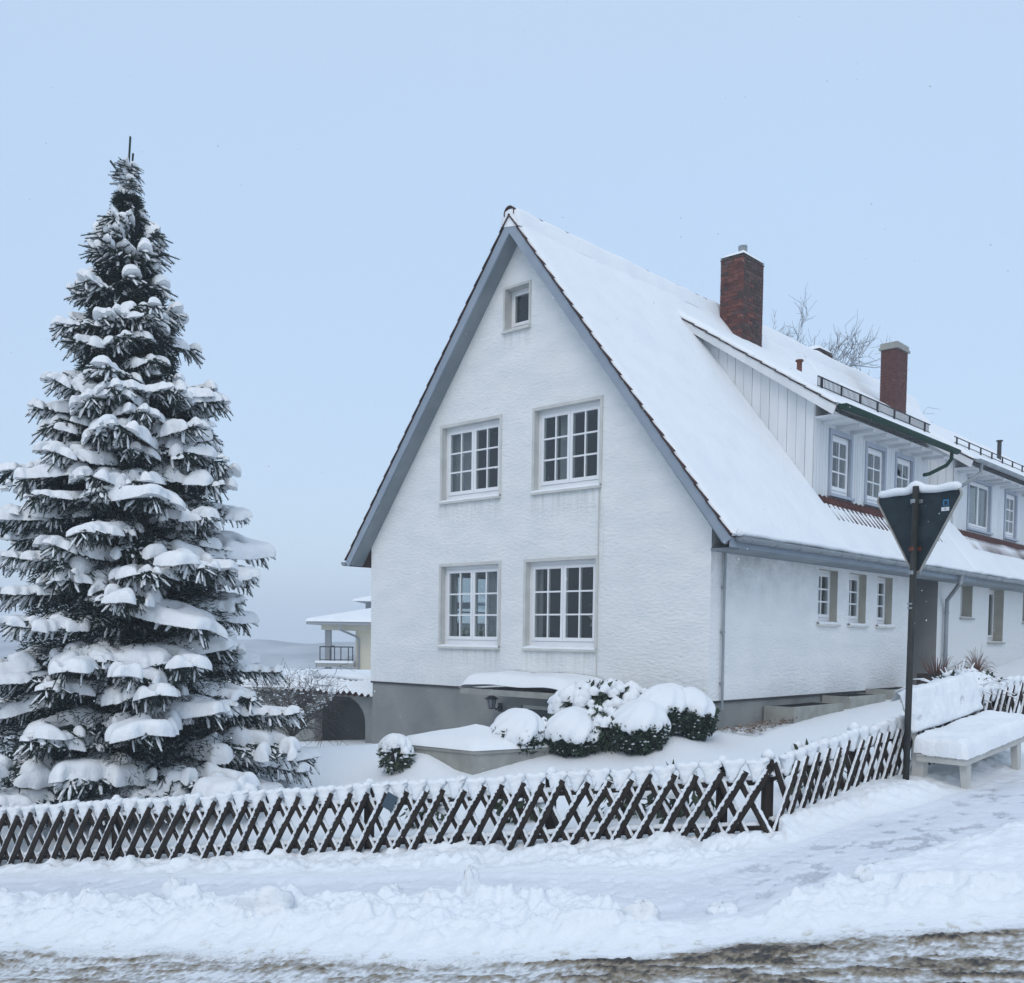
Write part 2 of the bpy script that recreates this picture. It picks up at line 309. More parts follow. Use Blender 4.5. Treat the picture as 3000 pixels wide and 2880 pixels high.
_w = np.linalg.solve(_A, np.r_[cp[:, 2], 0, 0, 0])
def base_h(x, y):
    x = np.asarray(x, float); y = np.asarray(y, float); shp = x.shape; X = x.ravel(); Y = y.ravel(); out = np.empty(len(X))
    for i in range(0, len(X), 40000):
        xs = X[i:i + 40000]; ys = Y[i:i + 40000]
        k = tpsk((xs[:, None] - cp[None, :, 0]) ** 2 + (ys[:, None] - cp[None, :, 1]) ** 2)
        t = k @ _w[:_n] + _w[_n] + _w[_n + 1] * xs + _w[_n + 2] * ys
        far = 3.5 * np.tanh((.1367 * xs + .0357 * np.minimum(ys, 25) - .698) / 3.5) - .055 * np.maximum(ys - 28, 0) * (ys < 250) - .055 * 222 * (ys >= 250)
        d = np.maximum(np.maximum(-9 - xs, xs - 14), np.maximum(ys - 26, 2 - ys)); w = sstep(d, 0, 8)
        out[i:i + 40000] = t * (1 - w) + far * w
    return out.reshape(shp)
def sdf(poly, x, y):
    poly = np.array(poly, float); d2 = np.full(x.shape, 1e9); ins = np.zeros(x.shape, bool); n = len(poly)
    for i in range(n):
        a = poly[i]; b = poly[(i + 1) % n]; ex, ey = b - a; wx = x - a[0]; wy = y - a[1]
        t = np.clip((wx * ex + wy * ey) / (ex * ex + ey * ey), 0, 1); d2 = np.minimum(d2, (wx - ex * t) ** 2 + (wy - ey * t) ** 2)
        c = ((a[1] <= y) & (b[1] > y)) | ((b[1] <= y) & (a[1] > y)); xc = a[0] + (y - a[1]) / (ey if abs(ey) > 1e-9 else 1e-9) * ex
        ins ^= c & (x < xc)
    return np.where(ins, -1, 1) * np.sqrt(d2)
PATH = [(-12, 13.2), (-7, 10.85), (-4.27, 9.89), (-2.74, 9.12), (-1.46, 8.6), (-.32, 8.22), (.51, 7.84), (1.26, 7.45), (1.9, 7.68), (2.66, 8.16), (3.75, 8.8), (4.95, 9.75), (8, 12.9), (12, 16.8),
        (13.6, 15.4), (8.4, 10.9), (4.2, 7.85), (2.6, 7.08), (1.95, 6.75), (1.5, 6.42), (1.0, 6.5), (.72, 7.0), (.4, 7.3), (-.4, 7.6), (-1.5, 7.98), (-2.7, 8.45), (-4.2, 9.15), (-7, 10.2), (-12, 12.4)]
ROAD = [(-40, 22), (-8, 9.4), (-3.96, 7.75), (-2.55, 7.2), (-1.31, 6.64), (.09, 6.08), (.87, 5.95), (1.64, 5.93), (2.37, 5.82), (2.93, 5.66), (5, 5.0), (9, 3.6), (40, -8), (40, -40), (-40, -40)]
GARD = [tuple(F0 + (F0 - F1) * 1.0), tuple(F1), tuple(F2), tuple(F3), tuple(F4), (30, 40), (-60, 60)]
def near_side(x, y): return (x - F0[0]) * -FD[1] * -1 + (y - F0[1]) * -1 * FD[0]
def detail(x, y):
    """height of the ploughed and trodden snow above the base, and the dirt in it"""
    sp = sdf(PATH, x, y) + .10 * (fbm(x * 3, y * 3, 5, 3) - .5); sr = sdf(ROAD, x, y) + .16 * (fbm(x * 4, y * 4, 6, 3) - .5); sg = sdf(GARD, x, y)
    s = (x - F0[0]) * FD[0] + (y - F0[1]) * FD[1]; n = (x - F0[0]) * FD[1] - (y - F0[1]) * FD[0]   # along / away from the fence
    lum = fbm(x * 5, y * 5, 11, 4, .55); big = fbm(x * 1.6 + 3, y * 1.6, 15, 3); fine = fbm(x * 16, y * 16, 19, 3)
    h = np.zeros_like(x); dirt = np.zeros_like(x)
    # bank between fence and path
    bank1 = sstep(sp, .02, .35) * (sg > 0) * (sr > .5)
    right = sstep(x, 1.6, 2.6)
    # ploughed bank between path and road
    side = np.where((n > 1.0) | (x > 2.2), 1.0, 0.0) * ((x * .75 - y * .66 + 4.0 > 0) | (n > 1.0))
    plough = sstep(sp, .0, .32) * sstep(sr, .05, .55) * side * (sg > 0)
    h += plough * ((.11 - .01 * right) + .09 * (big - .45)) + plough * (1 - .85 * right * sstep(sp, .1, .5) * sstep(sr, .3, .7)) * (.11 * (lum - .45) + .11 * (fbm(x * 13, y * 13, 81, 4, .62) - .5))
    # crisper clods
    clod = np.minimum(.075, np.maximum(0, fbm(x * 5.5 + 40, y * 5.5, 23, 3) - .55) * .55)
    h += clod * plough * (1 - .8 * right * sstep(sr, .4, .8))
    b1 = bank1 * (1 - side)
    h += b1 * (-.03 + .07 * (fbm(x * 13, y * 13, 81, 4, .62) - .5) + .13 * (lum - .4) + .03 * np.exp(-((sg - .15) / .2) ** 2) + clod * .5)
    # packed strip along the kerb
    h += np.where(sr > 0, .012 * (fine - .5), 0)
    # path
    inp = sstep(-sp, 0, .15)
    h += inp * (-.02 + .022 * (fbm(x * 7, y * 7, 31, 3) - .5))
    foot = sstep(fbm(x * 8 + 5, y * 8 + 2, 37, 3), .57, .68) * inp
    h -= foot * .014
    dirt = dirt + inp * (.12 + .25 * (fbm(x * 2, y * 2, 33, 3) - .4)) + foot * .38 * sstep(x, .3, 2.5)
    # road: ruts and slush ridges running along it
    q = sstep(-sr, 0, .12); cs = s * .9; cn = n
    sl = fbm(s * 2.4, n * 13 + 1.5 * fbm(s * .8, n * 2, 41, 2), 43, 4, .62); sl2 = fbm(s * 9, n * 14, 47, 3)
    rid = np.maximum(0, sl - .47) * 1.7
    tread = (.5 + .5 * np.sin(s * 2 * math.pi / .075 + 6 * vnoise(s * 1.5, n * 2, 49))) * sstep(vnoise(s * .9 + 7, n * 3.0, 51), .55, .75)
    gr_ = fbm(x * 34, y * 34, 71, 3, .6); gr2 = fbm(x * 15, y * 15, 75, 3, .6); h += q * (-.03 + rid * (.030 + .030 * sl2) + .012 * tread * sstep(rid, 0, .2) + (.25 + 1.8 * np.minimum(rid, .3)) * (.026 * (gr_ - .5) + .018 * (gr2 - .5)))
    e = np.exp(-((-sr - .15) / .14) ** 2) * np.maximum(sstep(fbm(s * 1.1 + 3, n, 53, 2), .40, .62), .8 * sstep(x, .6, 1.6))
    h += q * e * (.018 + .025 * sl2)
    rightdirt = sstep(x, -1.2, 1.5)
    dr = q * (.13 + .16 * rightdirt + sstep(sl, .46, .62) * (.32 + .20 * rightdirt) + .34 * e) + q * (.25 * (sl2 - .5) + 1.05 * (gr_ - .5) + .40 * (gr2 - .5) + .55 * (fbm(s * 1.3, n * 26, 85, 3, .6) - .5))
    dr -= q * sstep(vnoise(s * .7 + 2, n * 3.3, 57), .55, .8) * .22 * (1 - .6 * rightdirt)
    dirt = dirt + dr
    # splashes of brown over the foot of the bank
    spl = np.exp(-np.maximum(sr, 0) / .22) * sstep(fbm(x * 14, y * 14, 61, 2), .55, .72) * .55 * (sr > 0)
    st = sstep(fbm(x * 2.3 + 9, y * 2.3, 63, 3), .64, .74) * plough * .25 * sstep(x, 1.5, 3) * np.exp(-np.maximum(sr - .3, 0) / .4)
    dirt = dirt + spl + st
    # garden: smooth soft undulation, heaped a little along the fence foot
    g = sstep(-sg, 0, .3)
    h += g * (.04 * (fbm(x * 1.3, y * 1.3, 67, 3) - .5) + .03 * (fbm(x * 5, y * 5, 69, 2) - .5) * np.exp(-np.maximum(-sg, 0) / .6))
    return h, np.clip(dirt, 0, 1), sp, sr, sg
def H(x, y):
    x = np.atleast_1d(np.asarray(x, float)); y = np.atleast_1d(np.asarray(y, float)); return (base_h(x, y) + detail(x, y)[0])
def h1(x, y): return float(H(x, y)[0])
def b1(x, y): return float(base_h(np.array([x]), np.array([y]))[0])
def axis(a, lo, hi, step, b, g=1.18):
    m = list(np.arange(lo, hi + 1e-6, step)); d = step; x = hi
    while x < b: d *= g; x += d; m.append(min(x, b))
    d = step; x = lo; l = []
    while x > a: d *= g; x -= d; l.append(max(x, a))
    return np.array(l[::-1] + m)
def multi(stops, a, b, ga, gb):
    m = []
    for (p, q, st) in stops: m += list(np.arange(p, q - st * .5, st))
    m.append(stops[-1][1]); d = stops[-1][2]; x = m[-1]
    while x < b: d *= gb; x = min(x + d, b); m.append(x)
    d = stops[0][2]; x = m[0]; l = []
    while x > a: d *= ga; x = max(x - d, a); l.append(x)
    return np.array(l[::-1] + m)
gx = multi([(-5.6, -4.2, .03), (-4.2, 3.6, .0145), (3.6, 6.2, .028)], -400, 400, 1.18, 1.15); gy = multi([(4.75, 8.1, .0145), (8.1, 10.7, .026)], -40, 400, 1.2, 1.055)
GX, GY = np.meshgrid(gx, gy); bh = base_h(GX, GY); dh, dirt, sp, sr, sg = detail(GX, GY)
GZ = bh + dh
# ground keeps clear of the house interior
V = np.stack([GX.ravel(), GY.ravel(), GZ.ravel()], 1); nx = len(gx); ny = len(gy)
I = np.arange(nx * ny).reshape(ny, nx)
Q = np.stack([I[:-1, :-1], I[:-1, 1:], I[1:, 1:], I[1:, :-1]], -1).reshape(-1, 4)
cell = lambda a: (a[:-1, :-1] + a[1:, 1:]).ravel() / 2
cr, cpth = cell(sr) < 0, (cell(sp) < 0) & (cell(sr) >= 0)
for nm, msk, mm in (('road', cr, M['road']), ('path', cpth, M['path_snow']), ('ground', ~cr & ~cpth, M['ground_snow'])):
    q = Q[msk]; used, inv = np.unique(q, return_inverse=True)
    o = np_mesh(nm, V[used], inv.reshape(-1, 4), mm, attr={'dirt': dirt.ravel()[used]})
    tag(o, {'road': 'street covered in ploughed brown and grey slush with tyre marks', 'path': 'cleared pavement with thin trodden snow', 'ground': 'deep snow over the garden and the verge'}[nm], kind='structure')
_fs = sorted(kids)
# ------------------------------------------------------------------ the house (local x = along the street side, y = along the gable, z up)
house = tag(empty('gable_house', (HC[0], HC[1], 0), HZ), 'large white rendered house with steep snowy roof and pointed gable', 'house')
row = tag(empty('terraced_house', (HC[0], HC[1], 0), HZ), 'white terraced house adjoining at far right, with a plain two-pane window in its boarded dormer', 'house')
RK = 1.2845; ZE = 3.04; UE = -.52; UR = 4.05
def roofz(u): return ZE + RK * (min(u, 2 * UR - u) - UE)
ZR = roofz(UR)
def wall(mb, cols, holes, botf, topf, P, depth=.12, thick=.3):
    """front face cut by holes (a0,a1,z0,z1), reveals, back face.  P(a, d, z) -> xyz with d = depth into the wall"""
    xs = sorted(set(cols + [h[0] for h in holes] + [h[1] for h in holes])); xs = [x for x in xs if cols[0] <= x <= cols[-1]]
    for a0, a1 in zip(xs[:-1], xs[1:]):
        hs = sorted([(h[2], h[3]) for h in holes if h[0] <= a0 + 1e-6 and h[1] >= a1 - 1e-6])
        lo0, lo1 = botf(a0), botf(a1); segs = []
        for z0, z1 in hs: segs.append((lo0, lo1, z0, z0)); lo0 = lo1 = z1
        segs.append((lo0, lo1, topf(a0), topf(a1)))
        for b0, b1_, t0, t1 in segs:
            for d in (0, thick):
                vs = [P(a0, d, b0), P(a1, d, b1_), P(a1, d, t1), P(a0, d, t0)]
                mb.add(vs, [(0, 1, 2, 3) if d == 0 else (3, 2, 1, 0)])
    for a0, a1, z0, z1 in holes:
        for p, q in (((a0, z0), (a1, z0)), ((a1, z0), (a1, z1)), ((a1, z1), (a0, z1)), ((a0, z1), (a0, z0))):
            mb.cur = 1; mb.add([P(p[0], 0, p[1]), P(q[0], 0, q[1]), P(q[0], thick, q[1]), P(p[0], thick, p[1])], [(0, 1, 2, 3)]); mb.cur = 0
PG = lambda a, d, z: (d, a, z)                      # gable wall: a = u
PS = lambda a, d, z: (a, d, z)                      # side wall: a = v
WU = [(4.52, 6.04, 4.11, 5.50), (2.20, 3.66, 4.09, 5.50)]
WL = [(4.50, 6.04, 1.33, 2.84), (2.24, 3.82, 1.33, 2.84)]
WG = [(3.84, 4.42, 7.06, 7.78)]
gholes = WU + WL + WG
mb = MB(); wall(mb, [0, 1.0, 2.0, 3.0, UR, 5, 6, 7, 8.17], gholes, lambda a: .54, lambda a: roofz(a) - .20, PG)
mb.build('gable_wall', [M['plaster_gable'], M['trim']], house)
door = (1.9 + 1.28, 3.94, -.55, .27)
mb = MB(); wall(mb, [0.03, 8.14], [(3.18, 3.94, -.9, .27)], lambda a: -1.6, lambda a: .50, lambda a, d, z: (.03 + d, a, z)); mb.build('plinth', [M['plinth'], M['plinth']], house)
mb = MB(); mb.box(.0, .28, .0, 8.17, .50, .54); mb.build('plinth_ledge', M['dark_gap'], house)
mb = MB(); mb.box(.13, .17, 3.2, 3.92, -1.0, .25); mb.build('cellar_door', M['interior'], house)
mb = MB(); mb.box(.08, .13, 3.18, 3.26, -1.0, .27); mb.box(.08, .13, 3.86, 3.94, -1.0, .27); mb.box(.08, .13, 3.26, 3.86, .20, .27); mb.build('door_frame', M['trim'], house)
SH = [(3.65, 4.43, 1.84, 2.80), (4.93, 5.70, 1.84, 2.80), (6.23, 6.97, 1.84, 2.80)]
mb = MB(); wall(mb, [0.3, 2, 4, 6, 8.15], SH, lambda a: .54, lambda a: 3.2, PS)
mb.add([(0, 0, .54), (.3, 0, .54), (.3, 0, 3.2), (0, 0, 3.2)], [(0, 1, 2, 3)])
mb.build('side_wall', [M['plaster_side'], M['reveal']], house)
mb = MB(); mb.box(.035, 8.15, .03, .3, -1.4, .50); mb.build('side_plinth', M['plinth'], house)
mb = MB(); mb.box(.0, 8.15, .0, .3, .505, .538); mb.build('side_ledge', M['dark_gap'], house)
# back left wall (with the opening seen through the ground floor window) and far end
mb = MB(); wall(mb, [0.3, 10], [(2.0, 3.9, 1.1, 2.95)], lambda a: -2, lambda a: 3.1, lambda a, d, z: (a, 8.17 - d, z)); mb.build('rear_wall', [M['plaster'], M['trim']], house)
# recessed entrance, its shade put into the dark grey wall colour
mb = MB(); mb.box(8.15, 9.5, 1.6, 1.8, -.5, 3.4); mb.box(9.5, 9.75, .004, 1.8, -.5, 3.3); mb.box(8.0, 8.15, .3, 1.8, -.5, 3.3); mb.build('entrance_recess', M['plinth'], house)
mb = MB(); mb.box(9.502, 9.75, 0.0, .003, .4, 3.2); mb.build('entrance_edge', M['plaster2'], house)

# ---- windows, built facing local -y and turned into place
def gridwin(name, w, h, sashes, cols, rows, parent, loc, rz, frame=.07, sash=.055, munt=.028, depth=.11, sill=True, snow=True, room=2.2, curtain=None, sillm='trim', labels=None, framem='white_paint', interior=True):
    mb = MB(); y0, y1 = depth, depth + .06
    mb.box(0, frame, y0, y1, 0, h); mb.box(w - frame, w, y0, y1, 0, h); mb.box(frame, w - frame, y0, y1, 0, frame + .03); mb.box(frame, w - frame, y0, y1, h - frame, h)
    win = mb.build(name, M[framem], parent, loc=loc, rz=rz)
    sw = (w - 2 * frame) / sashes; zb = frame + .03; zh = h - frame - zb
    for s in range(sashes):
        x0 = frame + s * sw + .004; x1 = x0 + sw - .008; m2 = MB(); a, b = y0 - .018, y1 - .012; z0, z1 = zb + .003, zb + zh - .003
        m2.box(x0, x0 + sash, a, b, z0, z1); m2.box(x1 - sash, x1, a, b, z0, z1); m2.box(x0 + sash, x1 - sash, a, b, z0, z0 + sash + .01); m2.box(x0 + sash, x1 - sash, a, b, z1 - sash, z1)
        gx0, gx1, gz0, gz1 = x0 + sash, x1 - sash, z0 + sash + .01, z1 - sash
        for c in range(1, cols): xx = gx0 + (gx1 - gx0) * c / cols; m2.box(xx - munt / 2, xx + munt / 2, a + .006, b - .006, gz0, gz1)
        for r_ in range(1, rows):
            zz = gz0 + (gz1 - gz0) * r_ / rows
            for c in range(cols):
                xa = gx0 + (gx1 - gx0) * c / cols + (munt / 2 if c else 0); xb = gx0 + (gx1 - gx0) * (c + 1) / cols - (munt / 2 if c < cols - 1 else 0)
                m2.box(xa, xb, a + .006, b - .006, zz - munt / 2, zz + munt / 2)
        m2.build('sash', M[framem], win)
        for c in range(cols):
            for r_ in range(rows):
                m3 = MB(); m3.box(gx0 + (gx1 - gx0) * c / cols, gx0 + (gx1 - gx0) * (c + 1) / cols, a + .022, a + .026, gz0 + (gz1 - gz0) * r_ / rows, gz0 + (gz1 - gz0) * (r_ + 1) / rows)
                pq = m3.build('pane', M['glass'], win); pq.rotation_euler = (random.uniform(-.004, .004), 0, random.uniform(-.004, .004))
    if sill:
        m4 = MB(); m4.box(-.05, w + .05, -.06, depth, -.07, -.03); m4.build('sill', M[sillm], win)
        if snow:
            m5 = MB(); n = 14; pts = []
            for i in range(n + 1):
                x = -.045 + (w + .09) * i / n; t = .035 + .015 * random.random() - (.02 if i in (0, n) else 0); pts.append((x, t))
            for (xa, ta), (xb, tb) in zip(pts[:-1], pts[1:]):
                m5.add([(xa, -.055, -.03), (xb, -.055, -.03), (xb, -.05, -.03 + tb * .8), (xa, -.05, -.03 + ta * .8), (xa, -.01, -.03 + ta), (xb, -.01, -.03 + tb), (xb, depth, -.03 + tb * .7), (xa, depth, -.03 + ta * .7)], [(0, 1, 2, 3), (3, 2, 5, 4), (4, 5, 6, 7)])
            m5.build('sill_snow', M['snow'], win, smooth=True)
    if interior:
        m6 = MB(); X0, X1, Z0, Z1, Y0, Y1 = -.25, w + .25, -.35, h + .2, .31, .31 + room
        vs = [(X0, Y0, Z0), (X1, Y0, Z0), (X1, Y1, Z0), (X0, Y1, Z0), (X0, Y0, Z1), (X1, Y0, Z1), (X1, Y1, Z1), (X0, Y1, Z1)]
        m6.add(vs, [(0, 1, 2, 3), (7, 6, 5, 4), (1, 5, 6, 2), (2, 6, 7, 3), (3, 7, 4, 0)]); m6.build('room', M['interior'], win)
    for (c0, c1, k0, k1) in (curtain or []):
        m7 = MB(); n = 26; vs = []; fs = []
        for i in range(n + 1):
            x = c0 + (c1 - c0) * i / n; y = .26 + .018 * math.sin(i * 1.9); vs += [(x, y, k0), (x, y, k1)]
            if i: fs.append((2 * i - 2, 2 * i, 2 * i + 1, 2 * i - 1))
        m7.add(vs, fs); m7.build('curtain', M['curtain'], win, smooth=True)
    return win
def surround(h, P, t=.055, out=.018):
    a0, a1, z0, z1 = h
    mb = MB()
    for b in ((a0 - t, a0, z0, z1 + t), (a1, a1 + t, z0, z1 + t), (a0, a1, z1, z1 + t)):
        vs = [P(b[0], -out, b[2]), P(b[1], -out, b[2]), P(b[1], -out, b[3]), P(b[0], -out, b[3]), P(b[0], .002, b[2]), P(b[1], .002, b[2]), P(b[1], .002, b[3]), P(b[0], .002, b[3])]
        mb.add(vs, [(0, 1, 2, 3), (0, 4, 5, 1), (1, 5, 6, 2), (2, 6, 7, 3), (3, 7, 4, 0)])
    return mb.build('window_surround', M['trim'], house)
for i, hh in enumerate(WU + WL):
    w, h = hh[1] - hh[0], hh[3] - hh[2]
    cu = [(.0, .40 * w, .05, h)] if i in (0, 1) else ([(0, .12 * w, 0.0, h), (.66 * w, w, 0, h)] if i == 2 else [(0, .12 * w, 0, h)])
    if i == 1: cu = [(.26 * w, .50 * w, .05, h)]
    gridwin('window', w, h, 2, 2, 3, house, (0, hh[1], hh[2]), -math.pi / 2, curtain=cu, room=(2.2 if i != 2 else 3.0), interior=(i != 2))
    surround(hh, PG)
# corner room behind the lower left window: walls only where the real room has them; its second window opens in the rear wall
mb = MB(); mb.add([(.31, 7.86, .6), (.31, 4.2, .6), (4.4, 4.2, .6), (4.4, 7.86, .6), (.31, 7.86, 3.0), (.31, 4.2, 3.0), (4.4, 4.2, 3.0), (4.4, 7.86, 3.0)], [(0, 1, 2, 3), (7, 6, 5, 4), (1, 5, 6, 2), (2, 6, 7, 3)])
mb.build('corner_room', M['interior'], house)
gridwin('rear_window', 1.9, 1.85, 2, 1, 2, house, (3.9, 8.17, 1.1), math.pi, sill=False, interior=False)
# things standing on the inner sills
mb = MB(); random.seed(3)
for k in range(9):
    y = 4.62 + k * .155; r = random.uniform(.03, .05); hh_ = random.uniform(.10, .20)
    mb.tube([(.30, y, 1.42), (.30, y, 1.42 + hh_)], [r, r * 1.2], 8)
    for j in range(7): a = random.uniform(-1, 1); mb.tube([(.30, y, 1.42 + hh_), (.30 + random.uniform(-.04, .04), y + a * .08, 1.42 + hh_ + random.uniform(.08, .24))], [.006, .003], 4)
mb.build('sill_pots', M['leaf_rhodo'], house)
def star(parent, c, R):
    mb = MB(); pts = []
    for i in range(10):
        a = math.pi / 2 + i * math.pi / 5 + .2; r = R if i % 2 == 0 else R * .42; pts.append((c[1] + r * math.cos(a), c[2] + r * math.sin(a)))
    vs = [(c[0], p[0], p[1]) for p in pts] + [(c[0] - .04, c[1], c[2]), (c[0] + .04, c[1], c[2])]
    mb.add(vs, [(i, (i + 1) % 10, 10) for i in range(10)] + [((i + 1) % 10, i, 11) for i in range(10)]); mb.build('paper_star', M['cream'], parent)
star(house, (.26, 2.44, 1.80), .17)
hh = WG[0]; gridwin('attic_window', hh[1] - hh[0], hh[3] - hh[2], 1, 1, 1, house, (0, hh[1], hh[2]), -math.pi / 2, frame=.05, sash=.045, depth=.17, snow=False); surround(hh, PG, .045)
for hh in SH:
    gridwin('narrow_window', hh[1] - hh[0], hh[3] - hh[2], 1, 2, 3, house, (hh[0], 0, hh[2]), 0, frame=.06, sash=.05, depth=.15, curtain=[(.0, hh[1] - hh[0], 0, .38)])

# ---- roof
def slope_grid(v0, v1, u0, u1, zf, step, thick, name, parent, seed=1, mask=None, edge=.12, rough=1.0):
    nv = max(2, int((v1 - v0) / step)); nu = max(2, int((u1 - u0) * 1.6 / step)); vv = np.linspace(v0, v1, nv + 1); uu = np.linspace(u0, u1, nu + 1)
    A, B = np.meshgrid(vv, uu); Zb = np.vectorize(zf)(B)
    e = np.minimum(np.minimum(A - v0, v1 - A), np.minimum(B - u0, 9)) / edge; e = np.sqrt(np.clip(e, 0, 1))
    t = thick * (.85 + rough * .45 * (fbm(A * .9, B * .9, seed, 3) - .5) + rough * .22 * (fbm(A * 5, B * 5, seed + 3, 3) - .5)) * (.25 + .75 * e)
    if mask is not None: t = t * mask(A, B) 
    jit = (vnoise(A * 3, B * 3, seed + 5) - .5)
    A2 = A.copy(); B2 = B.copy()
    B2[0] -= .05 + .03 * (vnoise(A[0] * 4, A[0] * 0, seed + 7)); A2[:, 0] -= .02 + .03 * vnoise(B[:, 0] * 5, B[:, 0] * 0, seed + 8)
    Vt = np.stack([A2.ravel(), B2.ravel(), (Zb + t).ravel()], 1); Vb = np.stack([A.ravel(), B.ravel(), (Zb + .002).ravel()], 1); n = nv + 1; m = nu + 1
    I = np.arange(n * m).reshape(m, n); Q = np.stack([I[:-1, :-1], I[:-1, 1:], I[1:, 1:], I[1:, :-1]], -1).reshape(-1, 4)
    keep = (t[:-1, :-1] + t[1:, 1:] + t[:-1, 1:] + t[1:, :-1]).ravel() > .02; Q = Q[keep]
    o = n * m; bd = []
    for idx in (I[0], I[:, 0], I[:, -1], I[-1]):
        for p, q in zip(idx[:-1], idx[1:]): bd.append((p, q, q + o, p + o))
    return np_mesh(name, np.r_[Vt, Vb], np.r_[Q, np.array(bd)], M['snow'], parent)
def roof_slab(name, parent, v0, v1, far_side=True):
    mb = MB(); tk = .10
    poly = [(UE, ZE), (UR, ZR), (UR, ZR - tk * 1.6), (UE + .06, ZE - tk * 1.1)]
    mb.prism(poly, 'x', v0, v1)
    if far_side: mb.prism([(2 * UR - p[0], p[1]) for p in poly][::-1], 'x', v0, v1)
    return mb.build(name, M['tile'], parent)
VM = 10.4
roof_slab('roof', house, -.30, VM)
EB = 1.0
def m_main(v_lo, v_hi):
    def f(A, B):
        k = np.ones_like(A)
        strip = (A > v_lo) & (A < v_hi) & (B > .02)
        ex = sstep(.30 - B, -.02, .16 + .10 * 0) 
        comb = .5 + .5 * np.cos(A * 2 * math.pi / .2)
        k = np.where(strip & (B < 3.0), np.where((B > .42) & (B < 3.0), 0.0, np.clip(ex * 1.3 - .35 * comb * (ex < .8), 0, 1)), k)
        taper = sstep(A, v_lo - .0, v_lo + .5)
        return k
    return f
slope_grid(-.30, VM, UE, UR - .05, roofz, .05, .115, 'roof_snow', house, 3, mask=m_main(4.15, 9.9))
mb = MB(); mb.add([(-.28, UR - .03, ZR + .05), (VM, UR - .03, ZR + .05), (VM, 2 * UR - UE, ZE + .08), (-.28, 2 * UR - UE, ZE + .08)], [(0, 1, 2, 3)]); mb.build('rear_roof_snow', M['snow'], house)
# ridge tiles under snow, the end tile open towards the street
def half_tube(mb, x0, x1, y, z, r0, r1, n=10, thick=.018):
    vs = []
    for x, r in ((x0, r0), (x1, r1)):
        for rr in (r, r - thick):
            for k in range(n + 1):
                a = -.35 + (math.pi + .7) * k / n; vs.append((x, y + rr * math.cos(a), z + rr * math.sin(a)))
    N1 = n + 1; fs = []
    for k in range(n):
        fs += [(k, k + 1, 2 * N1 + k + 1, 2 * N1 + k), (N1 + k + 1, N1 + k, 3 * N1 + k, 3 * N1 + k + 1), (k + 1, k, N1 + k, N1 + k + 1), (2 * N1 + k, 2 * N1 + k + 1, 3 * N1 + k + 1, 3 * N1 + k)]
    mb.add(vs, fs)
mb = MB(); half_tube(mb, 0, .40, 0, 0, .125, .11); me_r = mb.build('ridge_tile', M['tile'], house, smooth=True, loc=(-.34, UR, ZR + .04))
for k in range(1, 28): inst('ridge_tile', me_r.data, house, (-.34 + k * .37, UR, ZR + .04))
def ridge_snow(name, parent, v0, v1, seed):
    n = int((v1 - v0) / .06); vs = []; fs = []; prof = [(-.26, -.26), (-.17, .02), (-.08, .135), (.02, .16), (.10, .12), (.17, .02), (.22, -.18)]
    for i in range(n + 1):
        x = v0 + (v1 - v0) * i / n; s = (.80 + .25 * vnoise(np.array([x * 2.7]), np.array([1.]), seed)[0]) * (.55 if i == 0 else (.85 if i == 1 else 1))
        for a, b in prof: vs.append((x, UR + a * (1 + .1 * (s - 1)), ZR + .02 + b * (s if b > 0 else 1)))
        if i:
            for k in range(6): q = (i - 1) * 7 + k; fs.append((q, q + 1, q + 8, q + 7))
    fs.append(tuple(range(7))[::-1])
    MBx = MB(); MBx.add(vs, fs); return MBx.build(name, M['snow'], parent, smooth=True)
ridge_snow('ridge_snow', house, -.33, VM, 71)
# verge boards, soffits and tile ends
def along(u, off):                 # point at distance off square below the roof line
    n = math.hypot(1, RK); s = 1 if u <= UR else -1
    return (u + s * off * RK / n, roofz(u) - off / n)
for sgn, nm in ((1, 'verge_board'), (-1, 'verge_board')):
    f = (lambda u: u) if sgn == 1 else (lambda u: 2 * UR - u)
    mb = MB(); A = [(f(UE - .01), roofz(UE) - .03), (f(UR), ZR - .03), (f(UR), ZR - .30), (f(UE + .14), 2.97), (f(UE + .10), 2.92)]
    mb.prism(A, 'x', -.325, -.29); mb.build(nm, M['barge'], house)
    mb = MB(); mb.prism([(f(UE + .14), ZE - .07), (f(UR), ZR - .24), (f(UR), ZR - .28), (f(UE + .16), ZE - .10)], 'x', -.288, .0); mb.build('soffit', M['soffit'], house)
m_t = None
n_t = 22; sl = math.atan(RK)
for sgn in (1, -1):
    for k in range(n_t):
        u = UE + (UR - UE) * (k + .5) / n_t; L_ = (UR - UE) / math.cos(sl) / n_t
        if m_t is None:
            mb = MB(); mb.box(-.005, .30, -L_ * .53, L_ * .53, -.012, .008); m_t = mb.build('verge_tile', M['tile'], house); o = m_t
        else: o = inst('verge_tile', m_t.data, house)
        y = u if sgn == 1 else 2 * UR - u
        o.location = (-.345, y, roofz(u) + .018 + random.uniform(-.003, .003)); o.rotation_euler = ((sl - .06) * sgn, 0, 0)
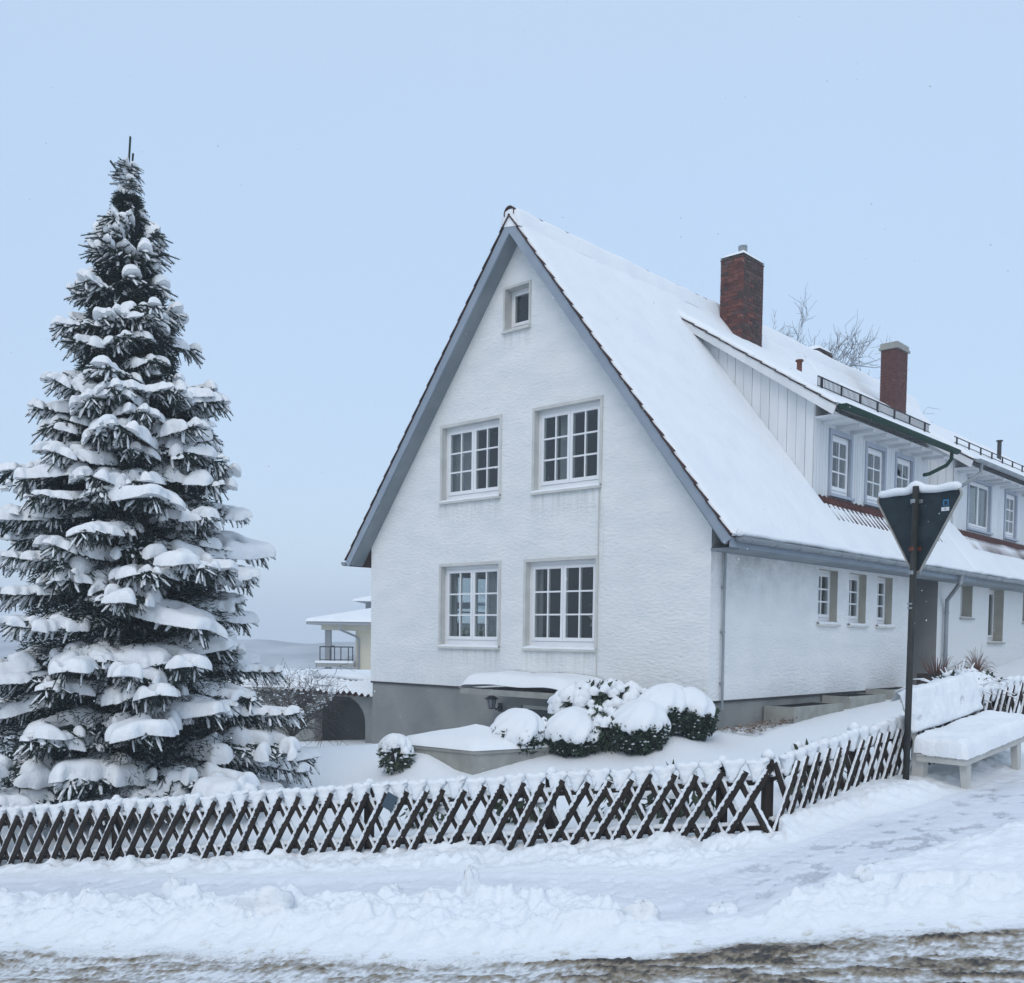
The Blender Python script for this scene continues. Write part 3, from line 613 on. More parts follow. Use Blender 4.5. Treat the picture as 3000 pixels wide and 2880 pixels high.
# exposed pantiles below a dormer
def pantiles(parent, v0, v1, rows=2):
    w = .20; mb = MB(); n = 8; L_ = .34; vs = []; fs = []
    for j, yy in enumerate((0, L_)):
        for k in range(n + 1):
            t = k / n; z = .035 * math.sin(t * 2 * math.pi) ; vs.append((t * w, yy, z + .01))
    for k in range(n): fs.append((k, k + 1, n + 2 + k, n + 1 + k))
    vs2 = [(p[0], p[1], p[2] - .015) for p in vs]; m = len(vs)
    fs += [(m + k + 1, m + k, m + n + 1 + k, m + n + 2 + k) for k in range(n)] + [(k + 1, k, m + k, m + k + 1) for k in range(n)]
    mb.add(vs + vs2, fs); first = None
    for r_ in range(rows):
        u = .34 - (r_ + 1) * L_ * math.cos(sl) * .9
        for k in range(int((v1 - v0) / w)):
            if first is None: first = mb.build('pantile', M['tile_red'], parent, smooth=True); o = first
            else: o = inst('pantile', first.data, parent)
            o.location = (v0 + k * w, u, roofz(u) + .045 + .003 * random.random()); o.rotation_euler = (sl - .04, 0, 0)
pantiles(house, 4.25, 9.95)
# gutter with straps
def gutter(name, parent, v0, v1, u, z, r, mt, nst=0, tilt=0):
    n = 8; mb = MB(); vs = []; fs = []
    for x in (v0, v1):
        for rr in (r, r - .008):
            for k in range(n + 1): a = math.pi + math.pi * k / n; vs.append((x, u + rr * math.cos(a), z + rr * math.sin(a)))
    N1 = n + 1
    for k in range(n): fs += [(k, k + 1, 2 * N1 + k + 1, 2 * N1 + k), (N1 + k + 1, N1 + k, 3 * N1 + k, 3 * N1 + k + 1)]
    for q in (0, 2 * N1): fs += [(q + k, q + k + 1, q + N1 + k + 1, q + N1 + k) for k in range(n)] + [tuple(q + k for k in range(n + 1))]
    fs += [(0, 2 * N1, 3 * N1, N1), (n, N1 + n, 3 * N1 + n, 2 * N1 + n)]
    mb.add(vs, fs); g = mb.build(name, mt, parent, smooth=False)
    for k in range(nst):
        x = v0 + .3 + (v1 - v0 - .6) * k / max(1, nst - 1); m2 = MB(); m2.tube([(x, u - r - .005, z + .02), (x, u - r * .8, z - r * .75), (x, u, z - r - .008), (x, u + r * .8, z - r * .6), (x, u + r + .10, z + .06)], .009, 5); m2.build('bracket', mt, g)
    return g
gutter('gutter', house, -.20, VM, -.60, 3.03, .075, M['zinc'], 14)
gutter('rear_gutter', house, -.32, VM, 8.10 + .60, 3.02, .08, M['zinc'], 0)
mb = MB(); mb.box(-.02, VM, -.50, .0, 2.86, 2.90); mb.build('eaves_soffit', M['soffit'], house)
mb = MB(); mb.box(-.28, VM, UE + .01, UE + .045, 2.88, 3.02); mb.build('fascia', M['barge'], house)
# box end of the eaves at the corner
# gutter snow fringe
mb = MB(); pts = [(x, -.585 - .03 * vnoise(np.array([x * 3]), np.array([0.]), 77)[0], 3.075 + .03 * vnoise(np.array([x * 2.2]), np.array([4.]), 78)[0]) for x in np.arange(-.25, VM, .12)]
mb.tube(pts, .052, 7); mb.build('gutter_snow', M['snow'], house, smooth=True)
# lightning conductor / rain pipes
mb = MB(); mb.tube([(.34, -.045, .40), (.33, -.045, 2.0), (.34, -.045, 2.86)], .022, 8)
for z in (.8, 1.6, 2.3): mb.box(.30, .38, -.05, -.0, z, z + .03)
mb.build('corner_pipe', M['zinc'], house)
mb = MB(); mb.tube([(-.02, 2.19, .5), (-.02, 2.19, 4.0)], .009, 5); mb.build('wall_cable', M['trim'], house)
mb = MB(); mb.tube([(9.2, -.60, 2.96), (9.2, -.58, 2.8), (9.75, -.12, 2.45), (9.85, -.08, 2.3), (9.85, -.08, .6)], .048, 10)
for z in (2.15, 1.2): mb.tube([(9.85, -.08, z), (9.85, -.08, z + .05)], .056, 10)
mb.build('downpipe', M['zinc'], house)

# ---- dormers
DK = .6596; DZ = 5.83
def dz(u): return DZ + DK * u
def dormer(par, v0, v1, ucor, wins, nm, brown=False, u_top=3.25, gut=None, gz=5.80, gm=None):
    mb = MB(); uo = -.10
    mb.prism([(uo, dz(uo)), (u_top, dz(u_top)), (u_top, dz(u_top) - .09), (uo + .01, dz(uo) - .035)], 'x', v0 - .2, v1 + .2); d = mb.build('dormer', M['tile'], par)
    # core behind the boards
    mb = MB(); mb.prism([(ucor + .03, 4.0), (ucor + .03, dz(ucor) - .10), (u_top - .1, dz(u_top - .1) - .10), (u_top - .1, roofz(u_top) - .3)], 'x', v0 + .03, v0 + .10)
    holes = [(a, b, c, e) for a, b, c, e, *_ in wins]
    wall(mb, [v0 + .03, v1 - .03], holes, lambda a: 4.0, lambda a: dz(ucor) - .10, lambda a, dd, z: (a, ucor + .03 + dd, z), thick=.2)
    mb.box(v1 - .10, v1 - .03, ucor + .24, 2.6, 4.0, 5.9)
    mb.build('dormer_core', [M['board'], M['board']], d)
    # cheek boards
    n = 14; w = (3.05 - ucor) / n
    for k in range(n):
        u0 = ucor + k * w + .004; u1_ = u0 + w - .008
        lo0, lo1 = roofz(u0) - .05, roofz(u1_) - .05; t0, t1 = dz(u0) - .10, dz(u1_) - .10
        if lo0 > t0 - .02: continue
        m2 = MB(); off = .004 * (k % 2)
        m2.prism([(u0, lo0), (u1_, min(lo1, t1)), (u1_, t1), (u0, t0)], 'x', v0 - off, v0 + .028); m2.build('board', M['board'], d)
    # cheek verge board
    m2 = MB(); m2.prism([(uo - .0, dz(uo) - .01), (u_top, dz(u_top) - .01), (u_top - .12, dz(u_top) - .24), (uo + .06, dz(uo) - .16)], 'x', v0 - .215, v0 - .185); m2.build('verge_board', M['board'], d)
    m2 = MB(); m2.prism([(uo + .05, dz(uo) - .10), (u_top, dz(u_top) - .10), (u_top, dz(u_top) - .13), (uo + .05, dz(uo) - .13)], 'x', v0 - .18, v0 + .0); m2.build('soffit', M['board'], d)
    ntt = 11
    for k in range(ntt):
        u = uo + (u_top - uo) * (k + .5) / ntt; L2 = (u_top - uo) / ntt / math.cos(math.atan(DK)); m2 = MB(); m2.box(-.03, .16, -L2 * .53, L2 * .53, -.01, .012)
        o = m2.build('verge_tile', M['tile'], d); o.location = (v0 - .205, u, dz(u) + .012); o.rotation_euler = (math.atan(DK) - .07, 0, 0)
    # front boards, cut round the windows
    w = .118; x = v0
    while x < v1 - .02:
        xb = min(x + w - .010, v1); cx = (x + xb) / 2; segs = [(4.05 + .0, dz(ucor) - .13)]
        for a, b, c, e, *_ in wins:
            if a - .07 < cx < b + .07:
                segs = [(4.05, c - .09), (e + .09, dz(ucor) - .13)]
        for z0, z1 in segs:
            if z1 - z0 > .03:
                m2 = MB(); m2.box(x, xb, ucor, ucor + .028, z0, z1); m2.build('board', M['board'], d)
        x += w
    m2 = MB(); m2.box(v0 - .03, v1, ucor - .03, ucor + .03, 4.02, 4.055); m2.box(v0 - .03, v1, ucor - .16, ucor - .03, 3.985, 4.01); m2.build('flashing', M['zinc'], d)
    for a, b, c, e, *rest in wins:
        m2 = MB(); t = .085
        m2.box(a - t, a, ucor - .02, ucor + .05, c - .0, e + t); m2.box(b, b + t, ucor - .02, ucor + .05, c, e + t); m2.box(a, b, ucor - .02, ucor + .05, e, e + t); m2.box(a - t - .03, b + t + .03, ucor - .07, ucor + .05, c - .055, c - .002)
        m2.build('window_surround', M['trimblue'], d)
        if rest and rest[0] == 'brown': wv = gridwin('window', b - a, e - c, 2, 1, 1, par, (a, ucor, c), 0, frame=.05, sash=.04, depth=.06, sill=False, interior=True, room=1.2, curtain=[(0, (b - a), 0, e - c)])
        else: wv = gridwin('window', b - a, e - c, 1, 2, 3, par, (a, ucor, c), 0, frame=.06, sash=.06, depth=.05, sill=False, room=1.2, curtain=[(0, b - a, 0, (e - c))] if rest else None)
    # eaves underside
    m2 = MB(); m2.box(v0 + .0, v1 + .18, -.04, ucor, dz(-.1) - .135, dz(-.1) - .105); m2.build('eaves_soffit', M['board'], d)
    for k in range(int((v1 - v0) / .62)):
        m2 = MB(); x = v0 + .3 + k * .62; m2.box(x, x + .07, -.05, ucor - .002, dz(-.1) - .20, dz(-.1) - .136); m2.build('rafter_end', M['board'], d)
    slope_grid(v0 - .2, v1 + .2, uo, u_top + .25, dz, .07, .15, 'dormer_snow', d, int(v0 * 3) + 80, rough=.8, edge=.16)
    return d
W1 = [(4.86, 5.70, 4.32, 5.46), (6.47, 7.33, 4.32, 5.46), (7.97, 8.83, 4.32, 5.46)]
d1 = dormer(house, 4.15, 9.75, .40, W1, 'dormer')
gutter('dormer_gutter', house, 3.98, 9.85, -.195, dz(-.1) + .015, .088, M['green'], 0)
mb = MB(); mb.tube([(9.55, -.19, 5.72), (9.55, -.18, 5.55), (9.50, -.10, 5.42), (9.2, .15, 5.22), (9.05, .22, 5.18)], .042, 9); mb.build('dormer_downpipe', M['green'], house)
W2 = [(12.45, 14.05, 4.34, 5.52, 'brown'), (15.3, 16.2, 4.34, 5.52, 'c'), (17.6, 18.5, 4.34, 5.52), (20, 21.5, 4.34, 5.52)]
roof_slab('roof', row, VM, 18.0)
mb = MB(); mb.prism([(UE, ZE), (3.1, roofz(3.1)), (3.1, roofz(3.1) - .2), (UE + .06, ZE - .11)], 'x', 18.0, 27); mb.build('lower_roof', M['tile'], row)
slope_grid(VM, 26.9, UE, 2.9, roofz, .08, .115, 'roof_snow', row, 5, mask=m_main(11.6, 24), edge=.12)
slope_grid(VM, 18.0, 2.8, UR - .05, roofz, .1, .11, 'upper_roof_snow', row, 7)
ridge_snow('ridge_snow', row, VM, 18.0, 73)
d2 = dormer(row, 11.4, 24, .40, W2, 'dormer', u_top=3.05, gz=5.95)
pantiles(row, 11.6, 18.5)
gutter('gutter', row, VM, 26.9, -.60, 3.03, .075, M['zinc'], 16)
gutter('dormer_gutter', row, 11.2, 24, -.19, dz(-.1) + .02, .075, M['zinc'], 0)
mb = MB(); mb.tube([(11.5, -.19, 5.72), (11.5, -.17, 5.5), (11.25, .05, 5.25), (10.75, .38, 4.95), (10.75, .42, 4.6)], .045, 9); mb.build('dormer_downpipe', M['zinc'], row)
mb = MB(); pts = [(x, -.585 - .03 * vnoise(np.array([x * 3]), np.array([0.]), 77)[0], 3.075 + .03 * vnoise(np.array([x * 2.2]), np.array([4.]), 78)[0]) for x in np.arange(VM, 26.5, .14)]
mb.tube(pts, .052, 7); mb.build('gutter_snow', M['snow'], row, smooth=True)
mb = MB(); mb.box(VM, 27, -.50, .0, 2.86, 2.90); mb.box(VM, 27, UE + .01, UE + .045, 2.88, 3.02); mb.build('eaves_soffit', M['soffit'], row)
RH = [(10.95, 11.75, 2.12, 2.86), (12.95, 14.1, 1.55, 2.86), (15.7, 16.5, 2.10, 2.86), (18.3, 19.2, 1.6, 2.86)]
mb = MB(); wall(mb, [9.75, 14, 20, 27], RH, lambda a: -.4, lambda a: 3.2, PS); mb.build('side_wall', [M['plaster2'], M['reveal']], row)
for hh in RH: gridwin('window', hh[1] - hh[0], hh[3] - hh[2], 1, 1, 1, row, (hh[0], 0, hh[2]), 0, frame=.06, sash=.05, depth=.24, sillm='concrete', snow=False, curtain=[(.1, .3, 0, .8)])
mb = MB(); mb.box(9.75, 27, 8.0, 8.2, -2, 3.1); mb.box(26.9, 27, 0.31, 8, -1, 3.2); mb.build('rear_wall', M['plaster2'], row)
# snow guards
def snow_guard(par, v0, v1, u, zb, h=.20, full=True):
    mb = MB(); mb.box(v0, v1, u - .008, u + .008, zb + h - .02, zb + h); mb.box(v0, v1, u - .006, u + .006, zb + .01, zb + .025); g = mb.build('snow_guard', M['black_metal'], par)
    n = int((v1 - v0) / .055); m2 = MB()
    if full:
        for k in range(n): x = v0 + k * .055; m2.box(x, x + .012, u - .004, u + .004, zb + .025, zb + h - .02)
        tag(m2.build('guard_bars', M['black_metal'], g), kind='stuff')
    for k in range(int((v1 - v0) / .85) + 1):
        x = v0 + .15 + k * .85
        if x < v1: m3 = MB(); m3.box(x, x + .04, u - .015, u + .015, zb - .05, zb + h); m3.build('guard_bracket', M['black_metal'], g)
snow_guard(house, 4.25, 9.85, .42, dz(.42) + .13)
snow_guard(row, 11.4, 23.5, .42, dz(.42) + .15, .16, full=False)
# vents
def vent(par, v, u, z0, z1, m, r=.05):
    mb = MB(); mb.tube([(v, u, z0), (v, u, z1)], r, 10); mb.tube([(v, u, z1), (v, u, z1 + .03)], [r * 1.6, r * 1.5], 10); mb.build('roof_vent', m, par)
vent(house, 6.5, 1.95, 7.0, 7.42, M['rust'], .055)
vent(row, 17.2, 1.2, 6.6, 7.25, M['lamp_metal'], .06)
# chimneys
def chimney(par, v0, v1, u0, u1, zb, zt, individual=True, cap=False, bh=.071, bl=.245, m='brick', pot=True):
    mb = MB(); mb.box(v0 + .008, v1 - .008, u0 + .008, u1 - .008, zb, zt - .005); c = mb.build('chimney', M['mortar'], par)
    proto = {}; cnt = 0; allb = MB(); rows = int((zt - zb) / (bh + .011))
    for r_ in range(rows):
        z = zt - (r_ + 1) * (bh + .011)
        for side in range(4):
            a0, a1 = (u0, u1) if side in (0, 1) else (v0, v1)
            x = a0 - (bl / 2 if (r_ + side) % 2 else 0)
            while x < a1 - .02:
                p0, p1 = max(x, a0), min(x + bl - .011, a1)
                if p1 - p0 > .03:
                    o_ = random.uniform(-.003, .004)
                    if side == 0: bx = (v0 - o_, v0 + .05, p0, p1)
                    elif side == 1: bx = (v1 - .05, v1 + o_, p0, p1)
                    elif side == 2: bx = (max(p0, v0 + .052), min(p1, v1 - .052), u0 - o_, u0 + .05)
                    else: bx = (max(p0, v0 + .052), min(p1, v1 - .052), u1 - .05, u1 + o_)
                    if bx[1] - bx[0] > .02:
                        if individual and side in (0, 2):
                            m2 = MB(); m2.box(*bx, z, z + bh); m2.build('brick', M['brick_dark' if (side == 2 and random.random() < .75) or random.random() < .15 else m], c)
                        else: allb.box(*bx, z, z + bh)
                x += bl
    tag(allb.build('brickwork', M[m], c), kind='stuff')
    mb = MB(); e = .03
    if cap: mb.box(v0 - .05, v1 + .05, u0 - .05, u1 + .05, zt, zt + .06); mb.box(v0 - .02, v1 + .02, u0 - .02, u1 + .02, zt + .06, zt + .16); mb.build('chimney_cap', M['concrete'], c)
    else:
        mb.box(v0 - .01, v1 + .01, u0 - .01, u1 + .01, zt, zt + .03); mb.build('chimney_cap', M['brick_dark'], c)
    if pot:
        mb = MB(); mb.tube([((v0 + v1) / 2, (u0 + u1) / 2, zt + .04), ((v0 + v1) / 2, (u0 + u1) / 2, zt + .40)], .10, 12); mb.build('chimney_pot', M['zinc'], c)
    mb = MB(); n = 8; vs = []; fs = []; z0 = zt + (.16 if cap else .045); e = .02
    for i in range(n + 1):
        for j in range(n + 1):
            a = i / n; b = j / n; ed = min(a, 1 - a, b, 1 - b) * 4; vs.append((v0 - e + (v1 - v0 + 2 * e) * a, u0 - e + (u1 - u0 + 2 * e) * b, z0 + (.02 if ed < .01 else .16 * min(1, ed) ** .5 + random.uniform(0, .015)) * (.4 if cap else 1)))
    for i in range(n):
        for j in range(n): q = i * (n + 1) + j; fs.append((q, q + n + 1, q + n + 2, q + 1))
    mb.add(vs, fs); mb.build('cap_snow', M['snow'], c, smooth=True)
    return c
chimney(house, 6.3, 7.2, 3.24, 3.80, 7.6, 9.88)
chimney(row, 13.0, 13.72, 2.52, 2.95, 7.2, 9.22, individual=False, cap=True, pot=False)
chimney(row, 12.6, 13.4, 4.5, 5.1, 7.6, 9.42, individual=False, pot=False)
# ------------------------------------------------------------------ light wells, canopy, lamp, planter
for v0, v1, zt, lab in ((1.75, 3.62, .40, 'low concrete light well nearest the house corner, its cover grating dark'), (3.9, 5.45, .50, 'concrete light well in the middle under the first narrow window'), (5.8, 7.3, .57, 'small concrete light well nearest the recessed entrance')):
    t = tag(empty('light_well', (*HW(v0, 0), 0), HZ), lab, 'light well', 'concrete light wells along the side wall')
    mb = MB(); L_ = v1 - v0; mb.box(0, .08, -.55, -.002, -.6, zt); mb.box(L_ - .08, L_, -.55, -.002, -.6, zt); mb.box(.08, L_ - .08, -.55, -.47, -.6, zt); mb.build('kerb', M['concrete'], t)
    mb = MB(); mb.box(.08, L_ - .08, -.47, -.004, zt - .06, zt - .05)
    for k in range(int(L_ / .06)): mb.box(.08 + k * .06, .09 + k * .06, -.47, -.004, zt - .05, zt - .01)
    mb.build('grating', M['black_metal'], t)
# canopy over the cellar stairs
can = tag(empty('door_canopy', (HC[0], HC[1], 0), HZ), 'flat canopy over the cellar door with a thick cushion of snow', 'canopy')
mb = MB(); mb.box(-1.15, -.02, 1.84, 4.28, .53, .585); mb.box(-1.17, -1.15, 1.82, 4.30, .50, .60); mb.build('slab', M['concrete'], can)
n = 40; mm_ = 20; vs = []; fs = []
for i in range(n + 1):
    for j in range(mm_ + 1):
        u = 1.84 + 2.46 * i / n; v = -1.17 + 1.14 * j / mm_; eu = min(u - 1.84, 4.30 - u) / (.55 if u < 3.0 else .22); ev = (v + 1.17) / .22; q = min(1, eu) * 1.0; q = max(0, q); w_ = max(0, min(1, ev))
        vs.append((v - .03 * (1 - w_), u, .60 + .27 * math.sqrt(1 - (1 - q) ** 2) * math.sqrt(max(0, 1 - (1 - w_) ** 2 * .92)) + .012 * math.sin(u * 5 + v * 3)))
for i in range(n):
    for j in range(mm_): q = i * (mm_ + 1) + j; fs.append((q, q + mm_ + 1, q + mm_ + 2, q + 1))
mb = MB(); mb.add(vs, fs); mb.build('snow', M['snow'], can, smooth=True)
mb = MB(); mb.box(-.95, -.35, 1.90, 2.0, .52, .72); mb.build('end_box', M['trim'], can)
mb = MB(); mb.tube([(-1.1, 2.04, .55), (-1.12, 2.02, .45), (-1.1, 2.04, -.5)], .022, 7); mb.build('drain_pipe', M['zinc'], can)
lp = tag(empty('wall_lantern', (*HW(-.02, 4.40), .0), HZ), 'dark wall lantern hanging beside the cellar door under the canopy', 'lamp')
mb = MB(); mb.tube([(0, 0, .22), (-.12, 0, .16), (-.2, 0, .24)], .015, 6); mb.box(-.02, .0, -.05, .05, .12, .28); mb.build('bracket', M['lamp_metal'], lp)
mb = MB(); mb.tube([(-.24, 0, .46), (-.24, 0, .42), (-.24, 0, .36)], [.01, .05, .14], 8); mb.tube([(-.24, 0, .20), (-.24, 0, .18)], [.06, .04], 8); mb.build('hood', M['lamp_metal'], lp)
mb = MB(); mb.tube([(-.24, 0, .36), (-.24, 0, .20)], [.085, .055], 8); mb.build('glass_body', M['villa_grey'], lp)
for k in range(6):
    a = k * math.pi / 3; mb = MB(); mb.tube([(-.24 + .09 * math.cos(a), .09 * math.sin(a), .36), (-.24 + .058 * math.cos(a), .058 * math.sin(a), .20)], .006, 4); mb.build('bar', M['lamp_metal'], lp)
# low wall block with hipped snow in front of the house
px, py = -.62, 14.6
pl = tag(empty('planter_wall', (px, py, h1(px, py)), 0.0), 'low grey concrete stairwell wall topped with a pointed slab of snow', 'wall')
gz = h1(px, py)
P4 = [(-1.05, .25), (.1, -.62), (1.25, .10), (.05, 1.1)]
def poly_ring(ps, k): return [(p[0] * k, p[1] * k) for p in ps]
mb = MB(); mb.prism([(p[0] * .94, p[1] * .94) for p in P4], 'z', -.6, .08); mb.build('wall_body', M['concrete'], pl)
mb = MB(); mb.prism(P4, 'z', .08, .13); mb.build('coping', M['concrete'], pl)
def snow_heap(P, name, parent, z, thick, peak, n=26, seed=5, m='snow'):
    """rounded snow on a convex polygon"""
    P = np.array(P, float); c = P.mean(0); vs = []; fs = []; K = 48; R = 9
    for r_ in range(R + 1):
        t = r_ / R
        for k in range(K):
            a = 2 * math.pi * k / K; d = np.array([math.cos(a), math.sin(a)]); best = 9
            for i in range(len(P)):
                A = P[i] - c; B = P[(i + 1) % len(P)] - c; e_ = B - A; den = d[0] * e_[1] - d[1] * e_[0]
                if abs(den) > 1e-9:
                    tt = (A[0] * e_[1] - A[1] * e_[0]) / den; ss = (A[0] * d[1] - A[1] * d[0]) / den
                    if tt > 0 and -1e-6 <= ss <= 1 + 1e-6: best = min(best, tt)
            rad = best * (1 - (1 - t) ** 1.0) * 1.01; q = c + d * rad; ed = 1 - t
            hz = z + thick * math.sqrt(max(0, 1 - max(0, 1 - ed * best / max(.08, thick * 1.2)) ** 2)) + peak * ed + .01 * math.sin(q[0] * 9) * ed
            vs.append((q[0], q[1], hz))
    for r_ in range(R):
        for k in range(K): fs.append((r_ * K + k, (r_ + 1) * K + k, (r_ + 1) * K + (k + 1) % K, r_ * K + (k + 1) % K))
    mb = MB(); mb.add(vs, fs); return mb.build(name, M[m], parent, smooth=True)
snow_heap([(p[0] * 1.03, p[1] * 1.03) for p in P4], 'snow', pl, .13, .10, .20)
# ------------------------------------------------------------------ lattice fences
def picket_mesh(lean, seed, L_=.80, thin=False):
    """half-round picket leaning; local x along fence, y out to the street, z up"""
    r_ = random.Random(seed); dx = .36 * lean; hz = .74; n = 7; mb = MB(); w = .032; pr = [(-w, 0), (-w * .75, .016), (0, .023), (w * .75, .016), (w, 0)]
    ax = Vector((dx, 0, hz)).normalized(); sd = Vector((ax.z, 0, -ax.x)); vs = []
    for i in range(n + 1):
        t = i / n; wob = .003 * r_.uniform(-1, 1); sc = 1 if 0 < i < n else .8
        for a, b in pr: p = Vector((dx * (t - .5), 0, hz * t - .04)) + sd * (a * sc + wob) + Vector((0, -b * sc, 0)); vs.append(p)
    fs = [];
    for i in range(n):
        for k in range(4): q = i * 5 + k; fs.append((q, q + 1, q + 6, q + 5))
        q = i * 5; fs.append((q + 4, q, q + 5, q + 9))
    fs += [(4, 3, 2, 1, 0), tuple(n * 5 + k for k in range(5))]
    mb.add(vs, fs)
    me = mb
    ms = MB(); n = 40; vs = []; up = -sd if lean > 0 else sd               # the side that faces up
    if up.z < 0: up = -up
    for i in range(n + 1):
        t = .06 + .93 * i / n; f = Vector((dx * (t - .5), 0, hz * t - .04)); th = r_.uniform(.004, .014) * (.5 if i in (0, n) else 1); cov = r_.uniform(-.003, .007)
        kq = 1 if lean > 0 else .35; th *= .6 if thin else 1; sec = [(w + .001, .004), (w + th * .8, .002), (w + th * .7, -.014), (w * (.95 if thin else .75) - cov * kq, -.018 if thin else -.026), (w * (.85 if thin else .56) - cov * 1.8 * kq, -.010 if thin else -.0185)]
        for a, b in sec: vs.append(f + up * a + Vector((0, b, 0)))
    fs = [(i * 5 + k, i * 5 + k + 1, i * 5 + k + 6, i * 5 + k + 5) for i in range(n) for k in range(4)] + [(0, 1, 2, 3, 4), tuple(n * 5 + k for k in (4, 3, 2, 1, 0))]
    ms.add(vs, fs); return me, ms
PK = {}
holder = None
def picket_pair(lean, k, parent, thin=False):
    key = (lean, k, thin)
    if key not in PK:
        a, b = picket_mesh(lean, 50 + k * 2 + lean, thin=thin)
        o = a.build('picket', M['wood_dark'], parent); s_ = b.build('snow', M['snow_rough'], o, smooth=False); PK[key] = (o.data, s_.data); return o
    o = inst('picket', PK[key][0], parent); inst('snow', PK[key][1], o); return o
def cap_mesh(seed):
    """snow lodged between the picket heads: an irregular pad filling the upper V and mounding over the tops"""
    r_ = random.Random(seed); mb = MB(); vs = []
    out = [(.060, .580), (.095, .575), (.125, .630), (.150, .690), (.166, .728), (.188, .752), (.186, .778), (.160, .795), (.125, .788), (.085, .765), (.040, .770), (.012, .765), (-.002, .748), (.004, .728), (.024, .700), (.036, .650), (.046, .610)]
    o2 = []
    for i, p in enumerate(out):
        q = out[(i + 1) % len(out)]; o2 += [p, ((p[0] + q[0]) / 2, (p[1] + q[1]) / 2)]
    o2 = [(x + r_.uniform(-.007, .007), z + r_.uniform(-.009, .009)) for x, z in o2]; K = len(o2); cx, cz = .10, .72
    lay = [(-.052, .45), (-.048, .78), (-.034, 1.0), (.030, 1.0), (.046, .8)]
    for y, k in lay:
        for x, z in o2: vs.append((cx + (x - cx) * k, y + r_.uniform(-.004, .004), cz + (z - cz) * k))
    fs = [(i * K + k, i * K + (k + 1) % K, (i + 1) * K + (k + 1) % K, (i + 1) * K + k) for i in range(len(lay) - 1) for k in range(K)] + [tuple(range(K))[::-1], tuple((len(lay) - 1) * K + k for k in range(K))]
    mb.add(vs, fs); return mb
CAPS = []
def fence(A, B, label, spacing=.19, zoff=0.0, posts=(), capy=1.0, capx=.095):
    A = np.array(A, float); B = np.array(B, float); Ln = np.linalg.norm(B - A); d = (B - A) / Ln; rz = math.atan2(d[1], d[0]); zA = b1(*A) - .06 + zoff
    t = tag(empty('lattice_fence', (A[0], A[1], zA), rz), label, 'fence', 'lattice fence around the garden')
    zf = lambda s: (b1(*(A + d * s)) - .06 + zoff - zA)
    n = int(Ln / spacing)
    for i in range(n):
        s = (i + .5) * spacing; z = zf(s); sl_ = (zf(s + .1) - zf(s - .1)) / .2
        for lean, y in ((1, -.040), (-1, -.004)):
            o = picket_pair(lean, random.randrange(4), t, thin=(capy < 1 or i < n * .45)); o.scale = (1, 1, .90); o.location = (s + (0 if lean == 1 else capx), y, z + random.uniform(-.022, .016)); o.rotation_euler = (random.uniform(-.03, .03), random.uniform(-.035, .035), 0)
        if len(CAPS) < 5: c = cap_mesh(200 + len(CAPS)).build('snow_cap', M['snow_rough'], t, smooth=True); CAPS.append(c.data)
        else: c = inst('snow_cap', CAPS[random.randrange(5)], t)
        c.location = (s, random.uniform(-.008, .0), z + random.uniform(-.012, .008)); c.scale = (1, random.uniform(.85, 1.0) * capy, .90 * random.uniform(.985, 1.02))
    for zz in (.13, .505):
        mb = MB(); m = 12; mb.tube([(Ln * k / m, .028, zf(Ln * k / m) + zz) for k in range(m + 1)], .030, 8); r_ = mb.build('rail', M['wood_dark'], t)
        m2 = MB(); q = 90; pts = [(Ln * k / q, .020, zf(Ln * k / q) + zz + .026 + random.uniform(-.003, .012)) for k in range(q + 1)]; m2.tube(pts, [random.uniform(.020, .030) for _ in pts], 6); m2.build('rail_snow', M['snow_rough'], r_, smooth=True)
    for s in posts:
        mb = MB(); mb.tube([(s, .105, zf(s) - .3), (s, .105, zf(s) + .63), (s, .105, zf(s) + .67)], [.05, .05, .03], 10); o = mb.build('post', M['wood_dark'], t)
        m2 = MB(); m2.tube([(s, .105, zf(s) + .65), (s, .105, zf(s) + .69), (s, .105, zf(s) + .73)], [.06, .055, .02], 10); m2.build('snow', M['snow_rough'], o, smooth=True)
    return t
fA = fence(F0 - FD * 2.5, F1 - FD * .03, 'long front lattice fence of dark crossed pickets running from left edge to the corner', posts=(.1, 2.0, 3.9, 6.85, 8.65, 10.15))
fB = fence(F1 + (F2 - F1) * .04, F2 - (F2 - F1) * .01, 'short lattice fence climbing from the corner post to the road sign', posts=(.06, 1.4, 2.6), capy=.75, spacing=.168)
fC = fence(F2 + (F3 - F2) * .02, F3 + (F3 - F2) * .3, 'lattice fence behind the bench, its lower half hidden', posts=(1.2, 3.0), zoff=.12, capy=.7)
# small plaque wired to the front fence
p = F0 + FD * 4.66
plq = tag(MB().box(-.055, .055, -.006, .006, -.075, .075).build('plaque', M['plaque']), 'small dark blue plaque tied to the front fence pickets', 'plaque')
plq.location = (p[0] - .03, p[1] - .075, b1(*p) + .46); plq.rotation_euler = (0, .45, math.atan2(FD[1], FD[0]))
